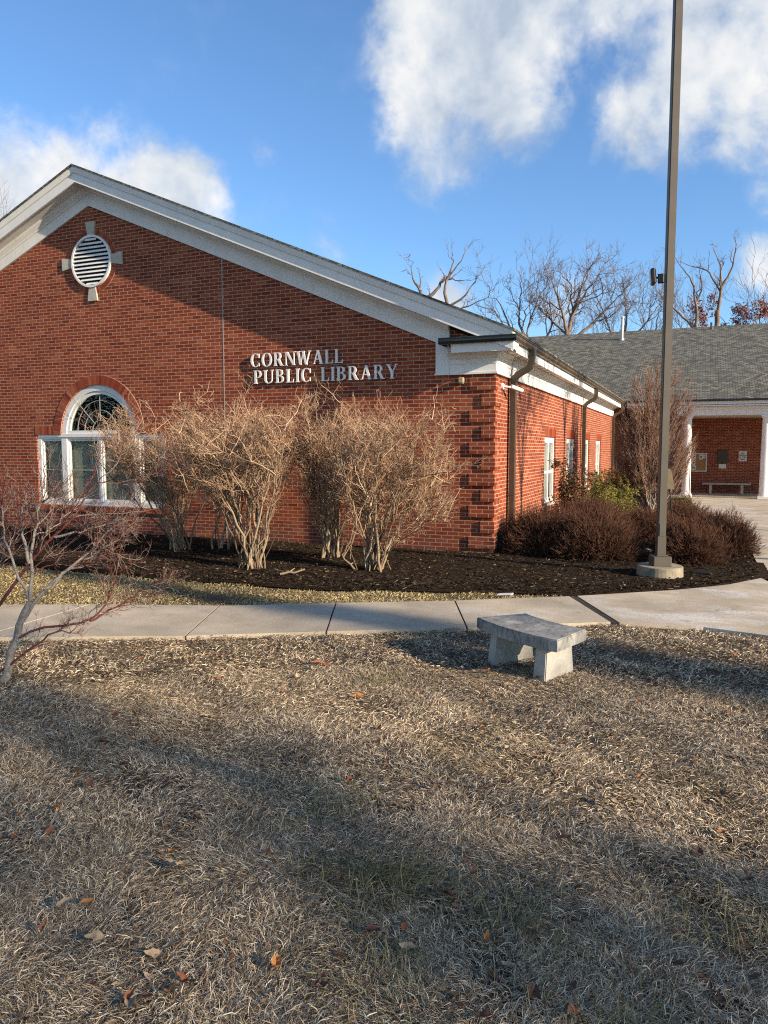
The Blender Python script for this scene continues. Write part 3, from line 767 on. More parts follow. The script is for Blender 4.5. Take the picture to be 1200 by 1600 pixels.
# gutters
gp = [(0.364, 3.60), (0.375, 3.585), (0.43, 3.585), (0.462, 3.625), (0.462, 3.665), (0.476, 3.67), (0.476, 3.685), (0.455, 3.685), (0.45, 3.63), (0.42, 3.605), (0.37, 3.605)]
bm = bmesh.new(); sweep(bm, gp, [lambda o, h: Vector((o, -0.43, h)), lambda o, h: Vector((o, 19.2, h))]); bobj('side_gutter', bm, M['bronze'], LIB)
bm = bmesh.new(); sweep(bm, gp, [lambda o, h: Vector((-0.84, -o, h - .01)), lambda o, h: Vector((0.462, -o, h - .01))])
box(bm, -.845, -.835, -.465, -.0, 3.575, 3.67); bobj('return_gutter', bm, M['shadebronze'], LIB)
bm = bmesh.new()
prism(bm, [(-.02, 3.74), (-.44, 3.672), (-.44, 3.660), (-.02, 3.63)], 'x', -.82, .36); bobj('return_roof', bm, M['galv'], LIB)
# main roof
bm = bmesh.new()
E_ = 0.43
zr = 7.585; er = zr - SL * (E_ - XA)
for sgn in (1, -1):
    xe = XA + sgn * (E_ - XA)
    prism(bm, [(XA, zr), (xe, er), (xe, er - .035), (XA, zr - .035)] if sgn > 0 else [(XA, zr), (XA, zr - .035), (xe, er - .035), (xe, er)], 'y', -0.46, 34)
bobj('roof', bm, M['shingle'], LIB)
# downspouts
def tube_path(bm, pts, w, d):
    """rectangular pipe in the x-z plane; w along y, d in the x-z plane; pts=(x,y,z)"""
    rows = []
    n = len(pts)
    for i, p in enumerate(pts):
        a = Vector(pts[max(0, i - 1)]); b = Vector(pts[min(n - 1, i + 1)]); t = (b - a).normalized()
        s = Vector((0, 1, 0)); nrm = s.cross(t).normalized()
        P_ = Vector(p)
        rows.append([bm.verts.new(P_ + s * sy * w / 2 + nrm * sn_ * d / 2) for sy, sn_ in ((-1, -1), (1, -1), (1, 1), (-1, 1))])
    fs = []
    for a, b in zip(rows[:-1], rows[1:]):
        for k in range(4): fs.append(bm.faces.new((a[k], a[(k + 1) % 4], b[(k + 1) % 4], b[k])))
    fs.append(bm.faces.new(rows[0])); fs.append(bm.faces.new(rows[-1][::-1])); bmesh.ops.recalc_face_normals(bm, faces=fs)
for y in (1.02, 10.25, 18.55):
    bm = bmesh.new()
    c = [(0.42, y, 3.59), (0.42, y, 3.46), (0.415, y, 3.38), (0.39, y, 3.31), (0.34, y, 3.26), (0.25, y, 3.215), (0.17, y, 3.17), (0.125, y, 3.12), (0.098, y, 3.05), (0.092, y, 2.97), (0.092, y, 1.6), (0.092, y, 0.25), (0.10, y, 0.15), (0.16, y, 0.06)]
    tube_path(bm, c, 0.125, 0.10); d = bobj('downspout', bm, M['bronze'], LIB)
    for z in (2.5, 1.0):
        bm = bmesh.new(); box(bm, 0.02, 0.146, y - .067, y + .067, z, z + .03); sub_of(d, 'strap', bm, M['bronze'])
bm = bmesh.new(); cyl(bm, (0.05, 0.32), 0.011, 0.011, 0.0, 0.36, 8); bobj('ground_rod', bm, M['black'], LIB)
bm = bmesh.new(); box(bm, 0.002, 0.02, 21, 21.4, .7, 1.4); bobj('wall_panel', bm, M['muntin'], LIB)

# ------------------------------------------------------------------ raised lettering
def letter_polys(ch):
    """roman capitals, unit height; returns (width, polygons)"""
    ST, TH, SF = 0.165, 0.065, 0.045
    def rect(x0, x1, z0, z1): return [(x0, z0), (x1, z0), (x1, z1), (x0, z1)]
    def foot(x0, x1, z, e=0.07):
        return [rect(x0 - e, x1 + e, z, z + SF) if z < .5 else rect(x0 - e, x1 + e, z - SF, z)]
    def diag(xa, za, xb, zb, w): return [(xa, za), (xa + w, za), (xb + w, zb), (xb, zb)]
    def arc(cx, cz, rx, rz, tx, tz, a0, a1, n=20):
        o = [(cx + rx * math.cos(R(a0 + (a1 - a0) * i / n)), cz + rz * math.sin(R(a0 + (a1 - a0) * i / n))) for i in range(n + 1)]
        q = [(cx + (rx - tx) * math.cos(R(a0 + (a1 - a0) * i / n)), cz + (rz - tz) * math.sin(R(a0 + (a1 - a0) * i / n))) for i in range(n + 1)]
        return o + q[::-1]
    if ch == 'I': return 0.36, [rect(.10, .10 + ST, 0, 1)] + foot(.10, .10 + ST, 0) + foot(.10, .10 + ST, 1)
    if ch == 'L': return 0.70, [rect(.10, .10 + ST, 0, 1), rect(.10, .66, 0, .055), [(.60, .05), (.665, 0), (.68, .26), (.655, .26)]] + foot(.10, .10 + ST, 0) + foot(.10, .10 + ST, 1)
    if ch == 'N': return 0.92, [rect(.10, .10 + TH, 0, 1), diag(.08, 1, .72, 0, .2), rect(.78, .78 + TH, 0, 1)] + foot(.10, .165, 0) + foot(.08, .16, 1, .06) + foot(.78, .845, 1)
    if ch == 'A': return 0.92, [diag(.12, 0, .43, 1, TH), diag(.66, 0, .37, 1, .18), rect(.23, .66, .32, .38)] + foot(.12, .18, 0) + foot(.66, .84, 0, .06)
    if ch == 'W': return 1.24, [diag(.06, 1, .27, 0, .17), diag(.30, 0, .60, 1, TH), diag(.48, 1, .74, 0, .17), diag(.78, 0, 1.08, 1, TH)] + foot(.06, .23, 1, .06) + foot(.5, .62, 1, .07) + foot(1.08, 1.145, 1, .07)
    if ch == 'Y': return 0.88, [diag(.06, 1, .35, .42, .18), diag(.44, .42, .74, 1, TH), rect(.36, .36 + ST, 0, .46)] + foot(.36, .525, 0) + foot(.06, .24, 1, .06) + foot(.74, .805, 1)
    if ch == 'O': return 0.96, [arc(.48, .5, .45, .52, .17, .05, 90, 271), arc(.48, .5, .45, .52, .17, .05, -90, 91)]
    if ch == 'C': return 0.88, [arc(.47, .5, .44, .52, .17, .05, 48, 312), [(.74, .68), (.79, .66), (.79, .97), (.755, .97)], [(.74, .32), (.79, .30), (.79, .05), (.76, .08)]]
    if ch == 'U': return 0.94, [rect(.10, .10 + ST, .3, 1), rect(.74, .74 + TH, .3, 1), arc(.4525, .32, .3525, .34, .165, .06, 180, 270) , arc(.4525, .32, .3525, .34, .065, .06, 270, 360)] + foot(.10, .265, 1) + foot(.74, .805, 1)
    if ch == 'P': return 0.76, [rect(.10, .10 + ST, 0, 1), rect(.2, .42, .945, 1), rect(.2, .42, .43, .485), arc(.40, .715, .30, .285, .16, .055, -90, 90)] + foot(.10, .265, 0) + foot(.10, .12, 1)
    if ch == 'R': return 0.88, [rect(.10, .10 + ST, 0, 1), rect(.2, .42, .945, 1), rect(.2, .42, .46, .515), arc(.40, .73, .29, .27, .16, .055, -90, 90), diag(.62, 0, .36, .48, .2)] + foot(.10, .265, 0) + foot(.10, .12, 1) + [rect(.6, .88, 0, SF)]
    if ch == 'B': return 0.80, [rect(.10, .10 + ST, 0, 1), rect(.2, .40, .945, 1), rect(.2, .42, .49, .545), rect(.2, .42, 0, .055), arc(.38, .7675, .28, .2325, .155, .055, -90, 90), arc(.40, .2725, .34, .2725, .165, .055, -90, 90)] + foot(.10, .12, 0) + foot(.10, .12, 1)
SIGN = thing('wall_lettering', (-3.3, 0, 3.05), 'raised white serif letters spelling CORNWALL PUBLIC LIBRARY on the gable', 'lettering')
def word_line(text, x0, x1, z0, h):
    ws = [letter_polys(c)[0] if c != ' ' else 0.55 for c in text]
    sc = h; tot = sum(ws) * sc; gap = ((x1 - x0) - tot) / (len(text) - 1); x = x0
    for c, w in zip(text, ws):
        if c != ' ':
            bm = bmesh.new()
            for i, poly in enumerate(letter_polys(c)[1]):
                prism(bm, [(x + px * sc, z0 + pz * h) for px, pz in poly], 'y', -0.058 - i * .0004, -0.026)
            bobj('letter', bm, M['letter'], SIGN)
        x += w * sc + gap
word_line('CORNWALL', -4.765, -2.80, 3.40, 0.25)
word_line('PUBLIC LIBRARY', -4.70, -1.73, 3.083, 0.25)

# small fittings on the library
L = thing('wall_light', (-0.56, -0.05, 2.96), 'small beige wall light box below the eave return', 'wall light')
bm = bmesh.new(); box(bm, -.60, -.52, -.10, -.002, 2.965, 3.055, .006); bobj('housing', bm, M['tan_sign'], L)
bm = bmesh.new(); box(bm, -.59, -.53, -.09, -.01, 2.955, 2.9645); bobj('lens', bm, M['alu'], L)
K = thing('security_camera', (0.03, 0.55, 2.9), 'white bullet security camera beside the nearest downspout', 'camera')
bm = bmesh.new(); cyl(bm, (0.52, 2.93), 0.06, 0.055, 0.002, 0.035, 20, 'x'); bobj('mount', bm, M['white'], K)
def seg_cyl(bm, a, b, r0, r1, n=14):
    a, b = Vector(a), Vector(b); q = (b - a).to_track_quat('Z', 'Y'); rows = []
    for p_, r_ in ((a, r0), (b, r1)): rows.append([bm.verts.new(p_ + q @ Vector((r_ * math.cos(2 * math.pi * i / n), r_ * math.sin(2 * math.pi * i / n), 0))) for i in range(n)])
    fs = [bm.faces.new((rows[0][i], rows[0][(i + 1) % n], rows[1][(i + 1) % n], rows[1][i])) for i in range(n)] + [bm.faces.new(rows[0][::-1]), bm.faces.new(rows[1])]
    bmesh.ops.recalc_face_normals(bm, faces=fs)
bm = bmesh.new(); seg_cyl(bm, (0.03, 0.52, 2.93), (0.17, 0.62, 2.915), 0.016, 0.016); bobj('arm', bm, M['white'], K)
bm = bmesh.new(); seg_cyl(bm, (0.15, 0.60, 2.93), (0.30, 0.80, 2.865), 0.036, 0.036); bobj('barrel', bm, M['white'], K)
bm = bmesh.new(); seg_cyl(bm, (0.012, 0.5, 2.88), (0.012, 0.5, 2.74), 0.007, 0.007, 8); bobj('cable', bm, M['black'], K)

# ------------------------------------------------------------------ porch wing
WING = thing('porch_wing', (8, 23, -0.1), 'low brick wing with grey shingle roof and white columned porch', 'building')
YW, YE, YC = 23.0, 19.0, 19.5
bm = bmesh.new(); box(bm, 0.001, 5.85, YW, YW + .3, -.5, 3.9); box(bm, 5.6, 5.85, YW + .3, YW + 6, -.5, 3.9); bobj('porch_wall', bm, M['brick'], WING)
bm = bmesh.new(); box(bm, 5.851, 16, YW + 5, YW + 5.3, -.5, 3.9); bobj('recess_wall', bm, M['brick'], WING)
z_top = 3.046; wide = True; gi = 0
while z_top - gi * 4 * COURSE > 0.1:
    z1 = z_top - gi * 4 * COURSE; z0 = max(z1 - 3 * COURSE, -.1); L_ = .42 if wide else .21
    bm = bmesh.new(); box(bm, 5.88 - L_, 5.882, YW - .03, YW + L_, z0, z1); bobj('quoin', bm, M['brick'], WING); wide = not wide; gi += 1
bm = bmesh.new()
SW_ = 0.42; yr = 29.0; zr2 = 3.735 + SW_ * (yr - YE)
for y0, z0, y1, z1 in ((YE, 3.735, yr, zr2), (yr, zr2, 38.5, zr2 - SW_ * 9.5)):
    prism(bm, [(y0, z0), (y1, z1), (y1, z1 - .04), (y0, z0 - .04)], 'x', -6, 17)
bobj('roof', bm, M['shingle'], WING)
bm = bmesh.new(); box(bm, 0.6, 17, YE - .11, YE - .004, 3.64, 3.715, .012); bobj('gutter', bm, M['black'], WING)
bm = bmesh.new()
box(bm, 0.55, 17, YE, YE + .03, 3.52, 3.695); box(bm, 0.55, 17, YE + .03, YW, 3.46, 3.50); bobj('fascia', bm, M['white'], WING)
bm = bmesh.new()
box(bm, 2.4, 17, YC - .17, YC + .17, 3.12, 3.455); box(bm, 2.4, 17, YC - .2, YC + .2, 3.35, 3.452); box(bm, 2.4, 2.7, YC + .2, YW, 3.12, 3.455); bobj('entablature', bm, M['white'], WING)
bm = bmesh.new(); box(bm, 2.7, 17, YC + .2, YW - .001, 3.13, 3.17); bobj('porch_ceiling', bm, M['soffit'], WING)
for xc in (2.83, 5.60, 8.37, 11.14):
    bm = bmesh.new(); zb = -0.095
    cyl(bm, (xc, YC), .172, .14, zb + .2, 2.98, 28)
    c = bobj('column', bm, M['white'], WING)
    bm = bmesh.new(); box(bm, xc - .23, xc + .23, YC - .23, YC + .23, zb, zb + .1, .01); cyl(bm, (xc, YC), .215, .19, zb + .1, zb + .2, 28); sub_of(c, 'column_base', bm, M['white'])
    bm = bmesh.new(); cyl(bm, (xc, YC), .15, .18, 2.98, 3.05, 28); box(bm, xc - .19, xc + .19, YC - .19, YC + .19, 3.05, 3.118, .006); sub_of(c, 'capital', bm, M['white'])
bm = bmesh.new(); cyl(bm, (-0.49, 27.5), .065, .065, 7.1, 8.35, 16); cyl(bm, (-0.49, 27.5), .09, .09, 8.35, 8.45, 16); cyl(bm, (-0.49, 27.5), .14, .10, 7.2, 7.36, 16); bobj('vent_pipe', bm, M['galv'], WING)
bm = bmesh.new(); cyl(bm, (3.65, 28.5), .05, .05, 7.6, 8.05, 12); cyl(bm, (3.65, 28.5), .1, .06, 7.6, 7.78, 12); bobj('vent_pipe', bm, M['plaque'], WING)

NB = thing('notice_board', (3.3, YW, 0.8), 'metal framed notice board with pinned papers on the porch wall', 'notice board')
bm = bmesh.new(); frame_ring(bm, 2.92, 3.61, .82, 1.64, .05, YW - .07, YW - .001); bobj('frame', bm, M['alu'], NB)
bm = bmesh.new(); box(bm, 2.97, 3.56, YW - .03, YW - .02, .87, 1.59); bobj('cork_panel', bm, M['board'], NB)
for x0, x1, z0, z1 in ((2.99, 3.16, 1.33, 1.56), (3.0, 3.15, 1.12, 1.30), (2.99, 3.17, .90, 1.09), (3.30, 3.44, 1.36, 1.57), (3.45, 3.54, 1.40, 1.56)):
    bm = bmesh.new(); box(bm, x0, x1, YW - .036, YW - .031, z0, z1); pn = bobj('pinned_paper', bm, M['paper'], NB)
    bm = bmesh.new(); box(bm, x0 + .03, x1 - .03, YW - .0385, YW - .0365, z0 + .06, z1 - .06); sub_of(pn, 'picture', bm, M['photo'])
bm = bmesh.new(); box(bm, 4.01, 4.43, YW - .06, YW - .001, 1.19, 1.76, .015); bm2 = bm
single('bronze_plaque', bm, M['plaque'], (4.22, YW, 1.19), 'dark bronze plaque between notice board and white sign', 'plaque')
NC = thing('paper_notice', (4.22, YW, .97), 'small white paper notice just under the bronze plaque', 'notice')
bm = bmesh.new(); box(bm, 4.09, 4.37, YW - .006, YW - .001, .97, 1.16); bobj('sheet', bm, M['paper'], NC)
bm = bmesh.new()
for i, wd in enumerate((.16, .2, .12)): box(bm, 4.13, 4.13 + wd, YW - .0075, YW - .0062, 1.10 - i * .04, 1.106 - i * .04)
bobj('writing_lines', bm, M['muntin'], NC)
WS = thing('wall_sign', (5.0, YW, 1.28), 'white sign with dark lettering on the right of the porch wall', 'sign')
bm = bmesh.new(); box(bm, 4.85, 5.16, YW - .03, YW - .001, 1.28, 1.72, .02); bobj('sign_panel', bm, M['paper'], WS)
for i, tx in enumerate(('NO', 'SMOKING', 'IN THIS', 'AREA')):
    cu = bpy.data.curves.new('sign_text', 'FONT'); cu.body = tx; cu.size = .085; cu.align_x = 'CENTER'; cu.extrude = .001; cu.offset = .002
    tmp = bpy.data.objects.new('sign_text', cu); COL.objects.link(tmp); bpy.context.view_layer.update()
    me = bpy.data.meshes.new_from_object(tmp); bpy.data.objects.remove(tmp)
    wdt = max(v.co.x for v in me.vertices) - min(v.co.x for v in me.vertices); s = min(1, .26 / wdt)
    me.transform(Matrix.Translation((5.005, YW - .033, 1.60 - i * .085)) @ Matrix.Rotation(R(90), 4, 'X') @ Matrix.Diagonal((s, 1, 1, 1)))
    link('sign_text', me, M['ink'], WS)
PB = thing('porch_bench', (4.39, 22.55, gz(23)), 'long pale bench against the porch wall below the plaque', 'bench')
bm = bmesh.new(); box(bm, 3.45, 5.33, 22.35, 22.78, .29, .36, .01); bobj('seat', bm, M['lime'], PB)
for x in (3.78, 5.0):
    bm = bmesh.new(); box(bm, x - .055, x + .055, 22.4, 22.74, -.095, .289, .006); bobj('leg', bm, M['lime'], PB)

# ------------------------------------------------------------------ lamp post
LP = thing('lamp_post', (2.755, -1.2, 0.03), 'tall square brown light pole on a round concrete footing', 'lamp post')
bm = bmesh.new(); PX, PY, hp = 2.745, -1.2, .056
prism(bm, [(PX - hp, PY - hp), (PX + hp, PY - hp), (PX + hp, PY + hp), (PX - hp, PY + hp)], 'z', .2, 8.2)
bmesh.ops.bevel(bm, geom=[e for e in bm.edges if abs(e.verts[0].co.z - e.verts[1].co.z) > 1], offset=.012, segments=2, affect='EDGES')
for v in bm.verts:
    t = (v.co.z - .2) / 8.0; v.co.x = PX + (v.co.x - PX) * (1 - .04 * t); v.co.y = PY + (v.co.y - PY) * (1 - .04 * t)
Rz = Matrix.Translation((PX, PY, 0)) @ Matrix.Rotation(R(20), 4, 'Z') @ Matrix.Translation((-PX, -PY, 0)); bmesh.ops.transform(bm, matrix=Rz, verts=bm.verts)
bobj('pole', bm, M['pole'], LP)
bm = bmesh.new(); box(bm, PX - .125, PX + .125, PY - .125, PY + .125, .201, .335, .008); box(bm, PX - .066, PX + .066, PY - .066, PY + .066, .335, .36, .004); box(bm, PX - .0585, PX + .0585, PY - .0585, PY + .0585, .36, .62, .002)
bmesh.ops.transform(bm, matrix=Rz, verts=bm.verts); bobj('base_cover', bm, M['pole'], LP)
bm = bmesh.new(); box(bm, PX - .038, PX + .038, PY - .061, PY - .054, .62, .80, .002); bmesh.ops.transform(bm, matrix=Rz, verts=bm.verts); bobj('hand_hole_cover', bm, M['pole'], LP)
bm = bmesh.new(); cyl(bm, (PX, PY), .318, .31, -.02, .19, 40); cyl(bm, (PX, PY), .309, .30, .19, .20, 40); bobj('footing', bm, M['footing'], LP)
bm = bmesh.new(); box(bm, PX - .2, PX + .5, PY - .16, PY + .16, 8.22, 8.38, .02); box(bm, PX - .06, PX + .06, PY - .06, PY + .06, 8.19, 8.23); bobj('lamp_head', bm, M['plaque'], LP)
FL = thing('floodlight', (2.62, -1.25, 4.2), 'small black floodlight bracketed to the side of the light pole', 'floodlight')
bm = bmesh.new(); box(bm, 2.60, 2.68, -1.29, -1.21, 4.12, 4.24, .006); bobj('bracket', bm, M['black'], FL)
bm = bmesh.new(); seg_cyl(bm, (2.61, -1.26, 4.19), (2.535, -1.29, 4.20), .014, .014); bobj('arm', bm, M['black'], FL)
bm = bmesh.new(); box(bm, -.03, .028, -.09, .09, -.105, .105, .014)
for i in range(6): box(bm, .0275, .038, -.078 + i * .03, -.072 + i * .03, -.085, .085)
mt = Matrix.Translation((2.535, -1.28, 4.205)) @ Matrix.Rotation(R(9), 4, 'Z') @ Matrix.Rotation(R(-6), 4, 'Y'); bmesh.ops.transform(bm, matrix=mt, verts=bm.verts); bobj('lamp_body', bm, M['black'], FL)
bm = bmesh.new(); box(bm, -.033, -.0305, -.075, .075, -.09, .09); bmesh.ops.transform(bm, matrix=mt, verts=bm.verts); bobj('lens', bm, M['alu'], FL)

ST_ = thing('stake_sign', (2.84, 3.0, 0.05), 'small tan marker on a thin black stake behind the light pole', 'sign')
bm = bmesh.new(); prism(bm, [(2.63, 1.08), (2.80, 1.06), (2.775, 1.25), (2.72, 1.46), (2.65, 1.46)], 'y', 2.985, 3.005); bobj('marker_plate', bm, M['tan_sign'], ST_)
bm = bmesh.new(); seg_cyl(bm, (2.84, 3.01, .03), (2.70, 3.01, 1.2), .014, .014, 8); bobj('stake', bm, M['black'], ST_)
bm = bmesh.new(); seg_cyl(bm, (3.02, 10.5, -.06), (3.02, 10.5, 1.25), .012, .012, 8)
single('garden_stake', bm, M['black'], (3.02, 10.5, -.06), 'thin black garden stake upright at the right of the columnar tree', 'stake')

# ------------------------------------------------------------------ curved concrete bench
BC = Vector((2.83, -4.84)); 
GB = thing('concrete_bench', (1.9, -6.3, 0), 'low curved concrete bench on the lawn beside the sidewalk', 'bench')
def pol(r, a): return (BC.x + r * math.cos(R(a)), BC.y + r * math.sin(R(a)))
bm = bmesh.new()
n = 14; poly = [pol(1.87, 221.5 + 29.5 * i / n) for i in range(n + 1)] + [pol(1.38, 251 - 29.5 * i / n) for i in range(n + 1)]
prism(bm, poly, 'z', .272, .372)
bmesh.ops.bevel(bm, geom=[e for e in bm.edges if abs(e.verts[0].co.z - e.verts[1].co.z) < .01], offset=.008, segments=2, affect='EDGES')
bobj('seat', bm, M['benchseat'], GB)
for a in (227.0, 245.0):
    bm = bmesh.new()
    cr = Vector(pol(1.62, a)); rd = Vector((math.cos(R(a)), math.sin(R(a)))); tg = Vector((-rd.y, rd.x))
    vs = []
    for z, hw, ht in ((-.03, .205, .062), (.271, .175, .055)):
        vs.append([bm.verts.new((cr.x + rd.x * s * hw + tg.x * t * ht, cr.y + rd.y * s * hw + tg.y * t * ht, z)) for s, t in ((-1, -1), (1, -1), (1, 1), (-1, 1))])
    fs = [bm.faces.new(vs[0]), bm.faces.new(vs[1])] + [bm.faces.new((vs[0][i], vs[0][(i + 1) % 4], vs[1][(i + 1) % 4], vs[1][i])) for i in range(4)]
    bmesh.ops.recalc_face_normals(bm, faces=fs)
    bmesh.ops.bevel(bm, geom=list(bm.edges), offset=.008, segments=2, affect='EDGES'); bobj('leg', bm, M['benchleg'], GB)

# ------------------------------------------------------------------ shrubs
def in_ell(n, c, r, rng, lo=0.0):
    d = rnd_dirs(n, rng); u = (lo + (1 - lo) * rng.random(n)) ** (1 / 2.2)
    return np.array(c) + d * u[:, None] * np.array(r)
def in_vase(n, c, r, rng, lo=0.0):
    """points in a flat-topped inverted cone; c is its middle, r the half sizes at the top"""
    t = .12 + .88 * rng.random(n) ** .66; a = rng.uniform(0, 2 * np.pi, n); u = np.sqrt(lo + (1 - lo) * rng.random(n))
    w = (.36 + .64 * t ** .65) * np.sqrt(np.clip(1 - np.clip(t - .72, 0, 1) ** 2 * 7, .25, 1))
    ripple = 1 + .12 * np.sin(3 * a + c[0] * 5) + .08 * np.sin(5 * a + c[1] * 3)
    return np.stack([c[0] + np.cos(a) * u * w * r[0] * ripple, c[1] + np.sin(a) * u * w * r[1], c[2] + r[2] * (2 * t - 1) - .16 * r[2] * u ** 4 + .05 * np.sin(a * 4 + c[0])], 1)
def vase_shrub(base, crown, rad, seed, label, nst=26, nch=420, ntw=3000, lean=0.35):
    rng = np.random.default_rng(seed); b = np.array(base, float); c = np.array(crown, float); r = np.array(rad, float)
    root = thing('bare_shrub', base, label, 'shrub', 'bare tan shrubs along the gable wall')
    st = Tubes()
    p2 = in_vase(nst, c, r * np.array([.9, .9, .9]), rng)
    p0 = b + rng.normal(size=(nst, 3)) * np.array([.10, .08, 0.0]); p0[:, 2] = b[2] - .03
    p1 = p0 + (p2 - p0) * np.array([lean, lean, .5]) + rng.normal(size=(nst, 3)) * .06
    S = bez(p0, p1, p2, 12, rng, .009)
    r0 = rng.uniform(.010, .024, nst)
    st.add(S, r0[:, None] * np.linspace(1, .3, 12)[None], 5)
    k = nst // 2
    q0 = b + rng.normal(size=(k, 3)) * np.array([.12, .1, 0]); q0[:, 2] = b[2] - .02
    q2 = q0 + unit(rng.normal(size=(k, 3)) * np.array([.3, .3, .1]) + np.array([0, 0, 1])) * rng.uniform(.3, 1.2, (k, 1))
    st.add(bez(q0, (q0 + q2) / 2, q2, 6, rng, .02), np.linspace(.009, .004, 6)[None].repeat(k, 0), 4)
    # side limbs leave the stems low down and fork
    ns = nst * 3; i = rng.integers(0, nst, ns); j = rng.integers(3, 10, ns); a0 = S[i, j]
    tgt = in_vase(ns, c, r, rng, .2); dv = tgt - a0; keep = np.linalg.norm(dv * np.array([1, 1, .6]), axis=1) < 1.0
    a0, tgt = a0[keep], tgt[keep]; ns = len(a0)
    S2 = bez(a0, a0 + (tgt - a0) * np.array([.55, .55, .35]), tgt, 10, rng, .012); st.add(S2, np.linspace(.009, .004, 10)[None].repeat(ns, 0), 4)
    link('stems', st.mesh('stems', base), M['tanstem'], root, base)
    tw = Tubes()
    pool = np.concatenate([S[:, 5:].reshape(-1, 3), S2[:, 3:].reshape(-1, 3)])
    a0 = pool[rng.integers(0, len(pool), nch)]
    tgt = in_vase(nch, c, r * 1.05, rng, .15)
    d = tgt - a0; L = np.linalg.norm(d, axis=1, keepdims=True); d = d / L
    outw = (a0 - b) * np.array([1, 1, .3]); d = unit(d + unit(outw) * .7 + rnd_dirs(nch, rng) * .35); L = np.minimum(L, rng.uniform(.22, .55, (nch, 1)))
    a2 = a0 + d * L
    a1 = (a0 + a2) / 2 + rng.normal(size=(nch, 3)) * .035
    C1 = bez(a0, a1, a2, 7, rng, .011); tw.add(C1, np.linspace(.0055, .003, 7)[None].repeat(nch, 0), 4)
    i = rng.integers(0, nch, ntw); j = rng.integers(1, 7, ntw); f0 = C1[i, j]
    out = unit((f0 - b) * np.array([1, 1, .4]))
    dd = unit(out * .85 + rnd_dirs(ntw, rng) * .75 + np.array([0, 0, .2])); LL = rng.uniform(.08, .26, (ntw, 1))
    f2 = f0 + dd * LL; f1 = (f0 + f2) / 2 + rng.normal(size=(ntw, 3)) * .016
    C2 = bez(f0, f1, f2, 5, rng, .02); tw.add(C2, np.linspace(.0034, .0021, 5)[None].repeat(ntw, 0), 3)
    n3 = int(ntw * 1.8); i = rng.integers(0, ntw, n3); j = rng.integers(1, 5, n3); g0 = C2[i, j]
    dd = unit(unit((g0 - b) * np.array([1, 1, .4])) * .35 + rnd_dirs(n3, rng) + np.array([0, 0, .15])); g2 = g0 + dd * rng.uniform(.04, .13, (n3, 1))
    tw.add(bez(g0, (g0 + g2) / 2 + rng.normal(size=(n3, 3)) * .012, g2, 3), np.linspace(.0025, .0017, 3)[None].repeat(n3, 0), 3)
    link('twigs', tw.mesh('twigs', base), M['tantwig'], root, base)
    return root
vase_shrub((-5.15, -1.75, .05), (-5.72, -1.75, 1.68), (1.75, .95, .95), 3, 'leftmost bare tan shrub, its twigs reaching across the arched window', 15, 460, 2600)
vase_shrub((-2.95, -2.85, .06), (-3.45, -2.7, 1.62), (1.5, 1.0, .98), 4, 'bare tan shrub with a thick clump of stems nearest the sidewalk', 26, 560, 3100)
vase_shrub((-2.32, -1.45, .06), (-2.35, -1.5, 1.74), (1.42, .9, 1.0), 5, 'bare tan shrub standing under the wall lettering', 17, 500, 2700)
vase_shrub((-1.18, -2.35, .06), (-.85, -2.35, 1.50), (1.36, .95, .98), 6, 'rightmost bare tan shrub, spreading towards the brick corner', 20, 480, 2600)
vase_shrub((-4.6, -1.3, .05), (-4.4, -1.3, 1.65), (1.0, .7, .9), 8, 'slender bare tan shrub behind the other bare shrubs near the arched window', 7, 220, 1100)

def mound_shrub(base, r, h, seed, label, n=1600):
    rng = np.random.default_rng(seed); b = np.array(base, float)
    T = Tubes()
    ang = rng.uniform(0, 2 * np.pi, n); u = np.sqrt(rng.random(n))
    p0 = b + np.stack([np.cos(ang) * u * r[0] * .45, np.sin(ang) * u * r[1] * .45, np.zeros(n)], 1); p0[:, 2] -= .03
    d = rnd_dirs(n, rng); d[:, 2] = np.abs(d[:, 2]); s = rng.uniform(.6, 1.0, (n, 1)) ** .6
    lump = 1 + .13 * np.sin(d[:, :1] * 7 + seed) * np.cos(d[:, 1:2] * 6 + seed)
    p2 = b + d * np.array([r[0], r[1], h]) * s * lump
    p1 = p0 * .55 + p2 * .45 + np.array([0, 0, .18 * h]) + rng.normal(size=(n, 3)) * .03
    S = bez(p0, p1, p2, 7, rng, .015); T.add(S, np.linspace(.0055, .0025, 7)[None].repeat(n, 0), 3)
    m_ = n * 7; i = rng.integers(0, n, m_); j = rng.integers(2, 7, m_); f0 = S[i, j]
    dirv = unit(unit(f0 - b + np.array([0, 0, .1])) * .8 + rnd_dirs(m_, rng) * .55 + np.array([0, 0, .5])); f2 = f0 + dirv * rng.uniform(.05, .14, (m_, 1))
    T.add(bez(f0, (f0 + f2) / 2 + rng.normal(size=(m_, 3)) * .012, f2, 4), np.linspace(.003, .0018, 4)[None].repeat(m_, 0), 3)
    o = link('mound_shrub', T.mesh('mound_shrub', base), M['browntwig'], None, base)
    return tag(o, label, 'shrub', 'low russet twiggy shrubs around the light pole')
mound_shrub((.75, .55, .05), (.8, .72, .8), .80, 21, 'low russet twiggy shrub against the foot of the nearest downspout')
mound_shrub((1.62, .25, .05), (.8, .76, .72), .82, 22, 'wide low russet twiggy shrub left of the light pole', 2000)
mound_shrub((1.35, 2.4, .05), (1.0, 1.0, .8), .85, 23, 'low russet twiggy shrub below the side windows')
mound_shrub((3.08, .35, .05), (.62, .6, .6), .68, 24, 'rounded low russet shrub just right of the light pole')
mound_shrub((3.62, 1.75, .05), (.62, .65, .6), .72, 25, 'low russet shrub at the edge of the concrete walkway')
mound_shrub((2.95, 4.4, .03), (.75, .9, .6), .72, 26, 'far low russet shrub in front of the columnar tree')
